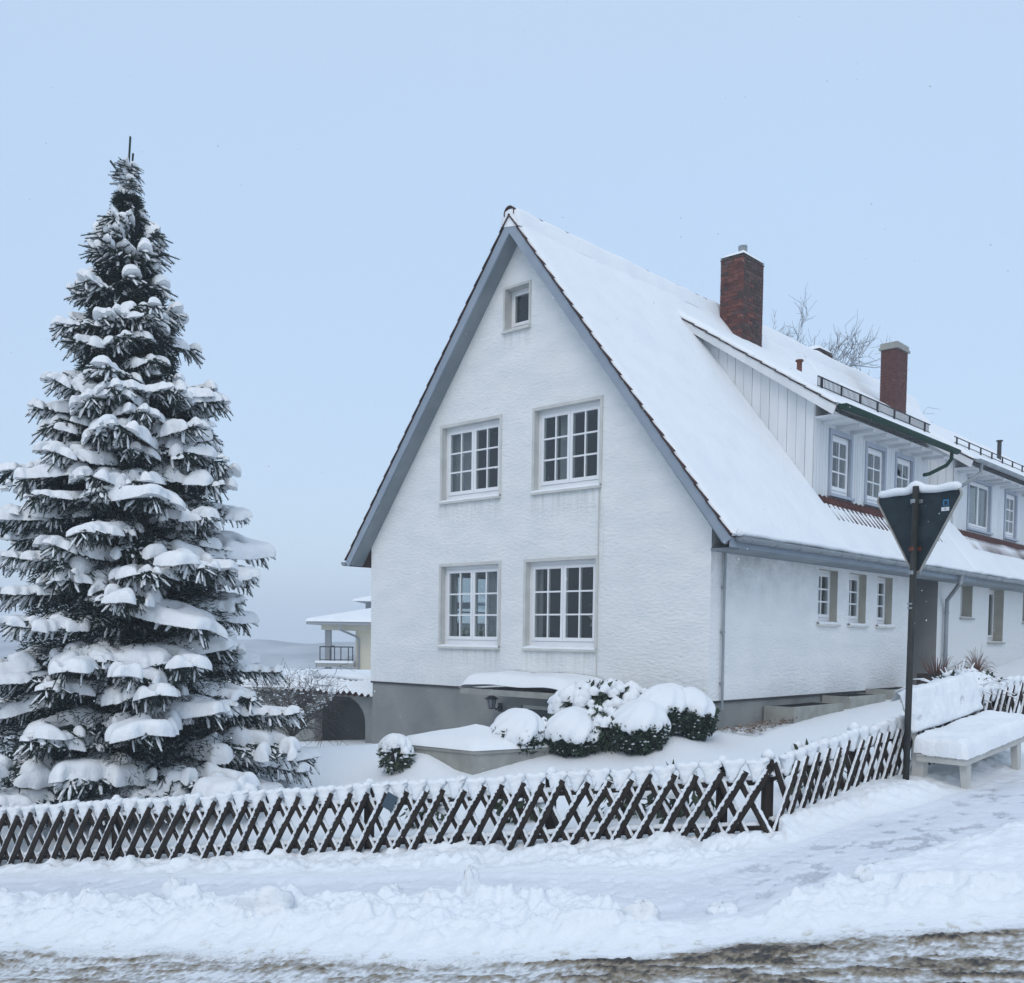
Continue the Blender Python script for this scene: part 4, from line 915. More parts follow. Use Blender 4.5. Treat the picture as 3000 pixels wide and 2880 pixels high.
# ------------------------------------------------------------------ road sign seen from behind
sx, sy = 3.63, 9.22; gz = b1(sx, sy) + .05
sg_ = tag(empty('give_way_sign', (sx, sy, gz), -.873), 'back of a triangular road sign on a dark weathered pole, snow along its top edge', 'road sign'); sg_.scale = (.95, .95, .955)
mb = MB(); mb.tube([(0.0, 0, -.3), (0.005, 0, 1.2), (0.012, 0, 2.86)], .031, 14); pole = mb.build('pole', M['pole'], sg_, smooth=True)
zb, zt, hw = 2.03, 2.80, .43
def rtri(off, n=6, r=.055):
    c = [(-hw + .055, zt - .03), (hw - .055, zt - .03), (0, zb + .045)]; out = []; angs = [(150, 90), (90, 30 - 60), (-30 , -150)]
    cs = [(-hw + .06, zt - .04, 90, 210), (0, zb + .06, 210, 330), (hw - .06, zt - .04, 330, 450)]
    for x, z, a0, a1 in cs:
        for k in range(n + 1): a = math.radians(a0 + (a1 - a0) * k / n); out.append((x + (r + off) * math.cos(a), z + (r + off) * math.sin(a)))
    return out
OX = .015
tri = [(x + OX, z) for x, z in rtri(-.012)]; tro = [(x + OX, z) for x, z in rtri(0)]
mb = MB(); mb.prism(tri[::-1], 'y', .050, .056); mb.build('sign_plate', M['sign_back'], sg_)
mb = MB(); mb.prism(tri[::-1], 'y', .0575, .0585); mb.build('sign_face', M['sticker_white'], sg_)
mb = MB(); n = len(tri); vs = []
for ring, y in ((tri, .032), (tro, .030), (tro, .062), (tri, .062)): vs += [(q[0], y, q[1]) for q in ring]
fs = [(a * n + k, a * n + (k + 1) % n, ((a + 1) % 4) * n + (k + 1) % n, ((a + 1) % 4) * n + k) for a in range(4) for k in range(n)]
mb.add(vs, fs); mb.build('rim', M['sign_rim'], sg_)
for z, mt in ((2.72, 'zinc'), (2.27, 'rust'), (2.045, 'zinc')):
    mb = MB(); mb.tube([(0, 0, z - .018), (0, 0, z + .018)], .037, 12); mb.box(-.06, .06, .036, .052, z - .018, z + .018); mb.build('clamp', M[mt], sg_)
mb = MB(); mb.tube([(0, 0, 1.74), (0, 0, 1.755)], .036, 12); mb.tube([(0, 0, 1.70), (0, 0, 1.715)], .036, 12); mb.build('clamp', M['zinc'], sg_)
mb = MB(); mb.box(0.260, 0.315, .046, .0495, 2.655, 2.715); mb.build('sticker', M['sticker_blue'], sg_)
mb = MB(); mb.box(0.273, 0.302, .0445, .0458, 2.668, 2.702); mb.box(0.265, 0.310, .0445, .0458, 2.66, 2.664); mb.build('sticker_mark', M['sign_back'], sg_)
mb = MB(); mb.box(0.245, 0.320, .046, .0495, 2.61, 2.645); mb.build('sticker', M['sticker_white'], sg_)
mb = MB(); mb.box(0.275, 0.293, .0445, .0458, 2.622, 2.634); mb.build('sticker_mark', M['villa_grey'], sg_)
mb = MB(); pts = []; rd = []
for k in range(31):
    t = k / 30; x = OX - hw + .02 + (2 * hw - .04) * t; b = .0 + .045 * math.exp(-((x + .02) / .06) ** 2) + .006 * math.sin(x * 23); pts.append((x, .046, zt + .028 + b * .9)); rd.append((.038 + .4 * b) * (1 if 0 < k < 30 else .55))
mb.tube(pts, rd, 10); mb.build('snow', M['snow'], sg_, smooth=True)
# ------------------------------------------------------------------ bench
bx, by = 4.13, 9.10; bd = math.atan2(.65, .76); gz = b1(bx, by)
bn = tag(empty('garden_bench', (bx, by, gz), bd), 'pale plastic garden bench heaped with snow on seat and backrest, beside the sign', 'bench')
bn.rotation_euler = (0, -.125, bd)
for x in (.02, 1.06):
    mb = MB(); mb.add([(x - .022, -.02, -.25), (x + .026, -.02, -.25), (x + .026, .03, -.25), (x - .022, .03, -.25), (x - .055, -.03, .27), (x + .035, -.03, .27), (x + .035, .04, .27), (x - .055, .04, .27)], [(0, 3, 2, 1), (4, 5, 6, 7), (0, 1, 5, 4), (1, 2, 6, 5), (2, 3, 7, 6), (3, 0, 4, 7)]); mb.build('leg', M['bench'], bn)
for x in (.0, 1.30):
    mb = MB(); mb.add([(x - .05, .40, -.25), (x + .05, .40, -.25), (x + .05, .52, -.25), (x - .05, .52, -.25), (x - .06, .36, .42), (x + .05, .36, .42), (x + .05, .46, .42), (x - .06, .46, .42)], [(0, 3, 2, 1), (4, 5, 6, 7), (0, 1, 5, 4), (1, 2, 6, 5), (2, 3, 7, 6), (3, 0, 4, 7)]); mb.build('leg', M['bench'], bn)
mb = MB(); mb.box(-.10, 1.44, -.05, -.02, .235, .285); mb.box(-.10, 1.44, .38, .41, .235, .285); mb.box(-.10, -.07, -.02, .38, .235, .285); mb.box(1.41, 1.44, -.02, .38, .235, .285); mb.build('seat_frame', M['bench'], bn)
for k in range(5): MB().box(-.11, 1.45, -.055 + k * .094, .030 + k * .094, .288, .308).build('slat', M['bench'], bn)
tilt = .30
for k in range(5):
    z = .50 + k * .072; y = .44 + (z - .3) * tilt; MB().box(.0, 1.36, y, y + .018, z - .031, z + .031).build('back_slat', M['bench'], bn)
for x in (.01, 1.28):
    mb = MB(); mb.add([(x, .44, .3), (x + .07, .44, .3), (x + .07, .47, .3), (x, .47, .3), (x, .58, .80), (x + .07, .58, .80), (x + .07, .61, .80), (x, .61, .80)], [(0, 3, 2, 1), (4, 5, 6, 7), (0, 1, 5, 4), (1, 2, 6, 5), (2, 3, 7, 6), (3, 0, 4, 7)]); mb.build('back_post', M['bench'], bn)
n, m_ = 60, 22; vs = []; fs = []
for i in range(n + 1):
    for j in range(m_ + 1):
        x = -.12 + 1.59 * i / n; y = -.075 + .50 * j / m_; e = min(min(x + .12, 1.47 - x) / .10, (y + .075) / .10, 1); e = max(0, e); ns = vnoise(np.array([x * 6.]), np.array([y * 6.]), 91)[0] - .5; n2 = vnoise(np.array([x * 22.]), np.array([y * 22.]), 92)[0] - .5
        vs.append((x, y, .300 + (.155 + .03 * ns + .015 * n2) * math.sqrt(1 - (1 - e) ** 2) + .02 * sstep(y, .2, .45) + (.014 * n2 if e < .3 else 0)))
for i in range(n):
    for j in range(m_): q = i * (m_ + 1) + j; fs.append((q, q + m_ + 1, q + m_ + 2, q + 1))
mb = MB(); mb.add(vs, fs); mb.build('seat_snow', M['snow_rough'], bn, smooth=True)
n, m_ = 60, 30; vs = []; fs = []; back = []
for i in range(n + 1):
    for j in range(m_ + 1):
        x = -.02 + 1.40 * i / n; z = .47 + .36 * j / m_; ex = max(0, min(1, min(x + .02, 1.38 - x) / .07)); ez = max(0, min(1, min(z - .47, .85 - z) / .07)); e = math.sqrt(1 - (1 - min(ex, ez)) ** 2)
        ns = vnoise(np.array([x * 5.]), np.array([z * 7.]), 93)[0] - .5; n2 = vnoise(np.array([x * 24.]), np.array([z * 20.]), 94)[0] - .5
        hole = ((x - .95) / .05) ** 2 + ((z - .64) / .03) ** 2 < 1 or ((x - .10) / .018) ** 2 + ((z - .60) / .02) ** 2 < 1
        th = (.075 + .05 * ns + .02 * n2) * e * (0 if hole else 1) + (0 if hole else .004); yb = .44 + (z - .3) * tilt
        vs.append((x, yb - th - .002 + (.03 if hole else 0), z + (.05 * e if j > m_ - 4 else 0) + .012 * n2))
    z = .93; vs.append((x, .44 + .55 * tilt + .02, .85 + .03 * vnoise(np.array([x * 7.]), np.array([.3]), 95)[0])); vs.append((x, .44 + .55 * tilt + .09, .76))
m_ += 2
for i in range(n):
    for j in range(m_): q = i * (m_ + 1) + j; fs.append((q, q + m_ + 1, q + m_ + 2, q + 1))
mb = MB(); mb.add(vs, fs); mb.build('back_snow', M['snow_rough'], bn, smooth=True)
# ------------------------------------------------------------------ round clipped bushes with snow domes
def leaf_cluster(name, parent, cx, cy, cz, rx, ry, rz_, nleaf, m, lsize=.035, seed=0, zmin=-1.0, zmax=.6, shell=.25, elong=1.6, droop=0.0):
    r = np.random.default_rng(seed); d = r.normal(size=(nleaf * 3, 3)); d /= np.linalg.norm(d, axis=1)[:, None]; d = d[(d[:, 2] > zmin) & (d[:, 2] < zmax)][:nleaf]
    rad = 1 - shell * r.random(len(d)) ** 2; lump = 1 + .10 * np.sin(d[:, 0] * 7 + seed) * np.sin(d[:, 1] * 8) * np.sin(d[:, 2] * 9)
    c = d * np.array([rx, ry, rz_]) * (rad * lump)[:, None] + np.array([cx, cy, cz])
    a = d + r.normal(size=d.shape) * .7; a[:, 2] -= droop; a /= np.linalg.norm(a, axis=1)[:, None]; b = np.cross(a, r.normal(size=d.shape)); b /= np.linalg.norm(b, axis=1)[:, None]
    s = (lsize * (.6 + .8 * r.random(len(d))))[:, None]; k = np.cross(a, b) * s * .15
    V = np.stack([c, c + a * s * elong * .5 + b * s * .5 + k, c + a * s * elong, c + a * s * elong * .5 - b * s * .5 + k], 1).reshape(-1, 3); F = np.arange(len(V)).reshape(-1, 4)
    return np_mesh(name, V, F, m, parent, smooth=False)
def blob_core(parent, cx, cy, cz, rx, ry, rz_, m, name='branches', k=.80):
    mb = MB(); n, q = 10, 16; vs = []; fs = []
    for i in range(n + 1):
        th = math.pi * i / n
        for j in range(q): a = 2 * math.pi * j / q; s = k * (1 + .08 * math.sin(3 * a + i)); vs.append((cx + rx * s * math.sin(th) * math.cos(a), cy + ry * s * math.sin(th) * math.sin(a), cz + rz_ * s * math.cos(th)))
    for i in range(n):
        for j in range(q): fs.append((i * q + j, (i + 1) * q + j, (i + 1) * q + (j + 1) % q, i * q + (j + 1) % q))
    mb.add(vs, fs); return mb.build(name, m, parent, smooth=True)
def snow_dome(parent, cx, cy, cz, rx, ry, rz_, t, cut, seed=0, name='snow', finger=.10):
    """snow over an ellipsoid down to an uneven hem"""
    K, R = 96, 30; vs = []; fs = []; r_ = random.Random(seed); ph = [r_.uniform(0, 6.28) for _ in range(6)]
    for i in range(R + 1):
        for k in range(K):
            a = 2 * math.pi * k / K
            hem = cut + finger * (math.sin(3 * a + ph[0]) * .6 + math.sin(7 * a + ph[1]) * .5 + math.sin(13 * a + ph[2]) * .45 + math.sin(23 * a + ph[3]) * .35)
            th = hem * i / R; e = 1 - i / R; tt = t * math.sqrt(min(1, e * 5)) * (.9 + .25 * math.sin(a * 2 + ph[4]) * math.sin(th * 2)) - (.02 if i == R else 0)
            w_ = .015 * math.sin(a * 9 + th * 6 + ph[5]) * math.sin(th)
            vs.append((cx + (rx * (1 + .07 * math.sin(a * 2 + ph[1])) + tt * .6 + w_ * 1.8) * math.sin(th) * math.cos(a), cy + (ry + tt * .6 + w_) * math.sin(th) * math.sin(a), cz + (rz_ + tt + .03 * math.sin(a + ph[0]) * math.sin(th) * 2) * math.cos(th)))
    for i in range(R):
        for k in range(K): fs.append((i * K + k, (i + 1) * K + k, (i + 1) * K + (k + 1) % K, i * K + (k + 1) % K))
    mb = MB(); mb.add(vs, fs); return mb.build(name, M['snow'], parent, smooth=True)
def snow_bits(parent, cx, cy, cz, rx, ry, rz_, n, size, seed, zlo=-.8, zhi=.5):
    r = random.Random(seed); mb = MB()
    for _ in range(n):
        while True:
            d = Vector((r.gauss(0, 1), r.gauss(0, 1), r.gauss(0, 1))).normalized()
            if zlo < d.z < zhi: break
        c = Vector((cx + rx * d.x, cy + ry * d.y, cz + rz_ * d.z)) * 1.0; s = size * r.uniform(.5, 1.4)
        vs = [c + Vector((s * math.cos(a) * r.uniform(.8, 1.2), s * math.sin(a) * r.uniform(.8, 1.2), 0)) for a in (0, 1.05, 2.09, 3.14, 4.19, 5.24)] + [c + Vector((0, 0, s * .7)), c + Vector((0, 0, -s * .35))]
        mb.add(vs, [(i, (i + 1) % 6, 6) for i in range(6)] + [((i + 1) % 6, i, 7) for i in range(6)])
    return tag(mb.build('snow_clumps', M['snow_rough'], parent, smooth=True), kind='stuff')
def dome_bush(x, y, r, hgt, label, cut=1.35, seed=0, finger=.10):
    r *= .93; cut += .12
    z = h1(x, y) - .04; t = tag(empty('clipped_bush', (x, y, z)), label, 'bush', 'round clipped bushes in front of the house')
    blob_core(t, 0, 0, hgt * .48, r, r, hgt * .52, M['leaf'], k=.82)
    tag(leaf_cluster('foliage', t, 0, 0, hgt * .48, r, r, hgt * .52, 2400, M['leaf'], .042, seed, zmin=-.95, zmax=.30), kind='stuff')
    snow_dome(t, 0, 0, hgt * .46, r * 1.02, r * 1.02, hgt * .54, .09, cut, seed, finger=finger)
    snow_bits(t, 0, 0, hgt * .48, r * 1.01, r * 1.01, hgt * .54, 110, .026, seed + 1, -.8, .3)
    return t
dome_bush(.09, 14.75, .41, .62, 'leftmost round clipped bush, snow almost down to the ground on it', 1.62, 1, .16)
dome_bush(.92, 14.75, .43, .62, 'round clipped bush just right of the leftmost one, deep snow hood', 1.66, 2, .14)
dome_bush(1.84, 14.55, .43, .68, 'largest clipped bush, dark green foot with snow hood, in front of two others', 1.38, 3, .12)
dome_bush(2.26, 14.95, .42, .68, 'middle bush of the three merging at right, partly behind the largest', 1.36, 4, .10)
dome_bush(2.66, 15.05, .40, .70, 'rightmost clipped bush, closest to the house corner', 1.30, 5, .08)
def rhodo(x, y, rx, ry, h, label, n, seed, nsn, leafm='leaf_rhodo', ls=.055, name='rhododendron', cat='shrub', ssize=.06):
    z = h1(x, y) - .04; t = tag(empty(name, (x, y, z)), label, cat); r = random.Random(seed)
    mb = MB()
    for _ in range(16):
        a = r.uniform(0, 6.28); q = r.uniform(.4, .95); mb.tube([(0, 0, 0), (rx * q * .5 * math.cos(a), ry * q * .5 * math.sin(a), h * .45), (rx * q * math.cos(a), ry * q * math.sin(a), h * r.uniform(.6, .95))], [.014, .010, .005], 5)
    mb.build('stems', M['bark'], t)
    tag(leaf_cluster('foliage', t, 0, 0, h * .52, rx, ry, h * .5, n, M[leafm], ls, seed, zmin=-.9, zmax=1, shell=.55, elong=2.6, droop=.8), kind='stuff')
    mb = MB()
    for i in range(nsn):
        a = r.uniform(0, 6.28); el_ = math.asin(r.uniform(-.15, .98)); c = Vector((rx * math.cos(el_) * math.cos(a), ry * math.cos(el_) * math.sin(a), h * .55 + h * .47 * math.sin(el_))) * 1.0
        s = ssize * r.uniform(.6, 1.5); K = 8; vs = []; RR = 4
        for ii in range(RR + 1):
            th = (math.pi * .62) * ii / RR
            for k in range(K): b = 2 * math.pi * k / K; j = r.uniform(.85, 1.2); vs.append(c + Vector((s * math.sin(th) * math.cos(b) * j, s * math.sin(th) * math.sin(b) * j, s * 1.05 * math.cos(th) * (1.15 if ii == 0 else 1))))
        mb.add(vs, [(ii * K + k, (ii + 1) * K + k, (ii + 1) * K + (k + 1) % K, ii * K + (k + 1) % K) for ii in range(RR) for k in range(K)])
    tag(mb.build('snow_clumps', M['snow'], t, smooth=True), kind='stuff'); return t
rhodo(1.42, 15.6, .74, .45, .76, 'tall loose rhododendron with snow clumps behind the clipped bushes', 1500, 21, 150, ssize=.095)
rhodo(1.36, 14.75, .26, .26, .62, 'small snowy shrub squeezed between the clipped bushes', 500, 22, 34, ssize=.06)
rhodo(.50, 14.85, .17, .17, .50, 'narrow sprig of evergreen between the two left clipped bushes', 300, 23, 18, ssize=.045)
rhodo(-1.66, 14.4, .21, .21, .50, 'small round evergreen with a cap of snow left of the stairwell wall', 420, 24, 30, ssize=.05, ls=.035)
tb = bpy.data.objects['rhododendron.003']; snow_dome(tb, 0, 0, .29, .21, .21, .23, .07, 1.2, 9, finger=.14); snow_bits(tb, 0, 0, .3, .24, .24, .3, 60, .03, 3)
# seedlings behind the fence
for i, (x, y, s_, lab) in enumerate(((1.55, 9.2, .30, 'leafy seedling behind the fence near its corner post'), (1.05, 9.5, .26, 'small plant behind the fence under the largest clipped bush'), (.10, 9.9, .22, 'low plant poking from garden snow behind the middle of the fence'), (-.85, 10.2, .20, 'faint low plant behind the fence below the stairwell wall'), (2.9, 9.55, .32, 'green plant behind the climbing fence near the sign'))):
    rhodo(x, y, s_, s_ * .7, s_ * 1.5, lab, 60, 40 + i, 12, ssize=.05, name='garden_plant', cat='plant', ls=.06)
# leaf litter and pebbles along the side wall
mb = MB(); r = random.Random(9)
for k in range(700):
    v = r.uniform(.25, 3.3) ; u = -r.uniform(.03, .75 - .1 * v); s = r.uniform(.012, .035) ; q = HW(v, u); z = H(q[0], q[1])[0]*0 + float(base_h(np.array([q[0]]), np.array([q[1]]))[0]) + .035 + r.uniform(0, .04) * (1 if v > 1.6 else .5)
    vs = [(q[0] + s * r.uniform(.6, 1.2) * math.cos(a), q[1] + s * r.uniform(.6, 1.2) * math.sin(a), z + r.uniform(-.01, .01)) for a in (0, 1.26, 2.5, 3.77, 5.03)] + [(q[0], q[1], z + s * .6)]
    mb.cur = 0 if r.random() < (.75 if v > 1.7 else .25) else 1; mb.add(vs, [(i, (i + 1) % 5, 5) for i in range(5)])
tag(mb.build('leaf_litter', [M['leaf_litter'], M['pebble']]), 'brown fallen leaves and pebbles along the foot of the side wall', 'leaf litter', kind='stuff')
# reddish ornamental grass and snowy arching blades by the entrance
def grass_tuft(x, y, z, h, spread, n, m, label, seed, snowy=False, w=.006, name='grass_tuft'):
    r = random.Random(seed); t = tag(empty(name, (x, y, z)), label, 'grass'); mb = MB(); ms = MB()
    for _ in range(n):
        a = r.uniform(0, 6.28); L_ = h * r.uniform(.6, 1.15); sp_ = spread * r.uniform(.2, 1.1); pts = []
        for i in range(7): q = i / 6; pts.append((sp_ * q ** 1.5 * math.cos(a), sp_ * q ** 1.5 * math.sin(a), L_ * (q - .55 * q ** 3 * (sp_ / spread))))
        mb.tube(pts, [w * (1 - .8 * i / 6) + .001 for i in range(7)], 3, caps=False)
        if snowy and r.random() < .8: ms.tube([(p[0], p[1], p[2] + .008) for p in pts[2:]], [.010, .013, .013, .011, .006], 5)
    tag(mb.build('blades', M[m], t), kind='stuff')
    if snowy: tag(ms.build('snow', M['snow_rough'], t, smooth=True), kind='stuff')
    return t
def PW(v, u): q = HW(v, u); return float(q[0]), float(q[1])
x, y = PW(7.3, -1.3); grass_tuft(x, y, h1(x, y), .72, .45, 150, 'dry_grass', 'reddish brown ornamental grass in front of the recessed entrance', 1)
x, y = PW(8.8, -1.1); grass_tuft(x, y, h1(x, y), .95, .40, 110, 'dry_grass', 'taller reddish grass tuft in front of the downpipe', 2)
x, y = 4.95, 11.2; grass_tuft(x, y, h1(x, y) + .25, .80, .62, 90, 'dry_grass', 'arching grass blades carrying snow behind the backrest of the bench', 3, True, .004)
# snowy low hedge behind the bench
hx, hy = 5.10, 11.3
hd = tag(empty('snowy_hedge', (hx, hy, h1(hx, hy) + .30), .75), 'low hedge buried in snow behind the bench and fence', 'hedge')
blob_core(hd, 0, 0, .22, .75, .3, .32, M['leaf'], 'branches', .85)
tag(leaf_cluster('foliage', hd, 0, 0, .22, .80, .32, .34, 1500, M['leaf'], .04, 77, zmin=-.9, zmax=.9), kind='stuff'); snow_dome(hd, 0, 0, .20, .74, .30, .30, .07, 1.5, 17, finger=.25); snow_bits(hd, 0, 0, .22, .80, .34, .36, 260, .045, 8, -.5, 1)
x, y = PW(7.0, -.9); pb = tag(empty('dark_planter', (x, y, h1(x, y)), HZ), 'dark planter box with brown stems half hidden behind the sign pole', 'planter')
MB().box(-.3, .5, -.25, .25, -.1, .42).build('box', M['wood_dark'], pb)
mb = MB(); r = random.Random(4)
for k in range(60):
    a = r.uniform(0, 6.28); q = r.uniform(.05, .35); mb.tube([(.1 + q * .4 * math.cos(a), q * .4 * math.sin(a), .4), (.1 + q * math.cos(a), q * math.sin(a), .4 + r.uniform(.15, .4))], [.008, .003], 3, caps=False)
tag(mb.build('stems', M['dry_grass'], pb), kind='stuff')
# ------------------------------------------------------------------ arch wall at the left of the house, and what lies beyond
ar = tag(empty('arch_wall', (HC[0], HC[1], 0), HZ), 'grey garden wall with round archway and snowy pantile coping, joining the house', 'wall')
n = 14; pts = [(8.17, -1.3), (8.17, .18), (11.6, .18), (11.6, -1.3)]
AC, AR_, AZ = 9.75, .92, -.95
arc = [(AC + AR_ * math.cos(math.pi * k / n), AZ + .55 + AR_ * .62 * math.sin(math.pi * k / n)) for k in range(n + 1)]   # right .. left
mb = MB(); y0, y1 = .4, .62
out = [(11.6, -1.6), (11.6, .18), (8.175, .18), (8.175, -1.6), (AC - AR_, -1.6)] + arc[::-1] + [(AC + AR_, -1.6)]
for a, b in ((8.175, AC - AR_), (AC + AR_, 11.6)): mb.box(y0, y1, a, b, -1.8, .18)
for k in range(n):
    (ua, za), (ub, zb_) = arc[k], arc[k + 1]; mb.add([(y0, ua, za), (y0, ub, zb_), (y0, ub, .18), (y0, ua, .18), (y1, ua, za), (y1, ub, zb_), (y1, ub, .18), (y1, ua, .18)], [(0, 1, 2, 3), (4, 7, 6, 5), (0, 4, 5, 1), (3, 2, 6, 7)])
mb.build('wall_body', M['plinth'], ar)
mb = MB(); mb.box(2.0, 2.1, 8.2, 12.5, -2, .1); mb.box(.62, 2.0, 8.2, 12.5, .10, .17); mb.box(.62, 2.0, 11.4, 11.6, -2, .1); mb.build('passage_wall_and_shade_slab', M['plinth'], ar)  # passage wall, plus an unseen roof slab added to darken the passage
mb = MB(); mb.box(1.2, 1.25, 8.86, 9.12, -1.6, -.58); mb.build('gate', M['black_metal'], ar)
w = .21; first = None
for k in range(16):
    mb = MB(); nn = 8; L_ = .5; vs = [];
    if first is None:
        for yy, zz in ((-.10, 0), (.42, .16)):
            for i in range(nn + 1): t = i / nn; vs.append((yy, t * w, zz + .035 * math.sin(t * 2 * math.pi) + .015 * (yy < 0)))
        fs = [(i, nn + 1 + i, nn + 2 + i, i + 1) for i in range(nn)]; vs2 = [(a, b, c - .02) for a, b, c in vs]; q = len(vs)
        fs += [(q + i + 1, q + nn + 2 + i, q + nn + 1 + i, q + i) for i in range(nn)] + [(i, i + 1, q + i + 1, q + i) for i in range(nn)]
        mb.add(vs + vs2, fs); first = mb.build('pantile', M['tile_red'], ar, smooth=True); o = first
    else: o = inst('pantile', first.data, ar)
    o.location = (.3, 8.18 + k * w, .20)
mb = MB(); nv_, nu_ = 10, 90; vs = []; fs = []
for i in range(nu_ + 1):
    for j in range(nv_ + 1):
        yy = -.12 + .58 * j / nv_; u = 8.18 + 3.4 * i / nu_; e = min(1, (j / nv_) * 3 + .25); vs.append((.3 + yy - (.02 if j == 0 else 0), u, .20 + .02 + .16 * (yy + .1) / .52 + .09 * e + .035 * math.sin((u - 8.18) / w * 2 * math.pi) * (1 - .6 * min(1, j / 4)) + .02 * math.sin(u * 5)))
for i in range(nu_):
    for j in range(nv_): q = i * (nv_ + 1) + j; fs.append((q, q + 1, q + nv_ + 2, q + nv_ + 1))
mb.add(vs, fs); mb.build('snow', M['snow'], ar, smooth=True)
# ridge board rising behind the coping
mb = MB(); mb.tube([(.9, 8.2, .28), (.9, 9.6, .52), (.9, 11.3, .55)], .10, 8); mb.build('coping_snow', M['snow'], ar, smooth=True)
gr = tag(empty('flat_garage', (-5.2, 26.5, 0)), 'low garage behind the garden with a flat snow covered roof', 'garage')
MB().box(-3.2, 2.6, -2.2, 4, -3.0, .15).build('wall', M['plinth'], gr)
MB().box(-3.35, 2.75, -2.4, 4.1, .15, .22).build('roof', M['concrete'], gr)
mb = MB(); mb.prism([(-3.36, .22), (-3.3, .38), (-3.1, .46), (2.4, .44), (2.7, .36), (2.76, .22)], 'y', -2.42, 4.1); mb.build('snow', M['snow'], gr, smooth=False)
vl = tag(empty('villa', (-7.0, 45, 0)), 'cream villa far behind with a columned balcony under its snowy hipped roof', 'house')
MB().box(0.0, 9, .0, 9, -4, 1.72).build('wall', M['cream'], vl)
mb = MB(); mb.box(-2.0, 9.3, -1.0, 9.5, 1.93, 2.05); mb.build('eaves', M['villa_grey'], vl)
mb = MB(); mb.box(-1.45, 9.2, -.4, 9, 1.70, 1.93); mb.build('beam', M['cream'], vl)
mb = MB(); mb.add([(-2.05, -1.05, 2.06), (9.4, -1.05, 2.06), (9.4, 9.6, 2.06), (-2.05, 9.6, 2.06), (.6, 1.2, 2.75), (7, 1.2, 2.75), (7, 7, 2.75), (.6, 7, 2.75), (-1.95, -.95, 2.20), (9.3, -.95, 2.20), (9.3, 9.5, 2.20), (-1.95, 9.5, 2.20)], [(0, 1, 9, 8), (1, 2, 10, 9), (2, 3, 11, 10), (3, 0, 8, 11), (8, 9, 5, 4), (9, 10, 6, 5), (10, 11, 7, 6), (11, 8, 4, 7), (4, 5, 6, 7)]); mb.build('roof_snow', M['snow'], vl)
MB().box(.1, 5, 2.3, 6, 2.7, 3.05).build('upper_wall', M['villa_grey'], vl)
mb = MB(); mb.add([(-.4, 1.6, 3.06), (6, 1.6, 3.06), (6, 7, 3.06), (-.4, 7, 3.06), (1.5, 3, 3.6), (5, 3, 3.6), (5, 6, 3.6), (1.5, 6, 3.6), (-.35, 1.65, 3.16), (5.9, 1.65, 3.16), (5.9, 6.9, 3.16), (-.35, 6.9, 3.16)], [(0, 1, 9, 8), (1, 2, 10, 9), (2, 3, 11, 10), (3, 0, 8, 11), (8, 9, 5, 4), (9, 10, 6, 5), (10, 11, 7, 6), (11, 8, 4, 7), (4, 5, 6, 7)]); mb.build('upper_roof_snow', M['snow'], vl)
MB().box(-1.32, -1.06, -.25, .0, -4, 1.70).build('column', M['villa_grey'], vl)
bl_ = MB().box(-1.65, .0, -.6, 3, .08, .24).build('balcony_slab', M['concrete'], vl)
MB().box(-1.68, -.02, -.64, .2, .242, .34).build('balcony_snow', M['snow'], bl_)
mb = MB(); mb.box(-1.5, .0, -.55, -.51, .93, .98); mb.box(-1.5, .0, -.545, -.515, .38, .41); mb.box(-1.5, -1.46, -.51, 3, .93, .98); rl = mb.build('railing', M['black_metal'], vl)
for x in (-1.5, -1.05, -.86, -.58, -.25, -.06): MB().box(x, x + .04, -.55, -.51, .34, .93).build('baluster', M['black_metal'], rl)
mb = MB(); mb.tube([(-.55, -.95, 1.98), (-.55, -.9, 1.72), (.05, -.12, 1.42), (.15, -.06, 1.3), (.15, -.06, -3)], .05, 8); mb.build('downpipe', M['villa_grey'], vl)
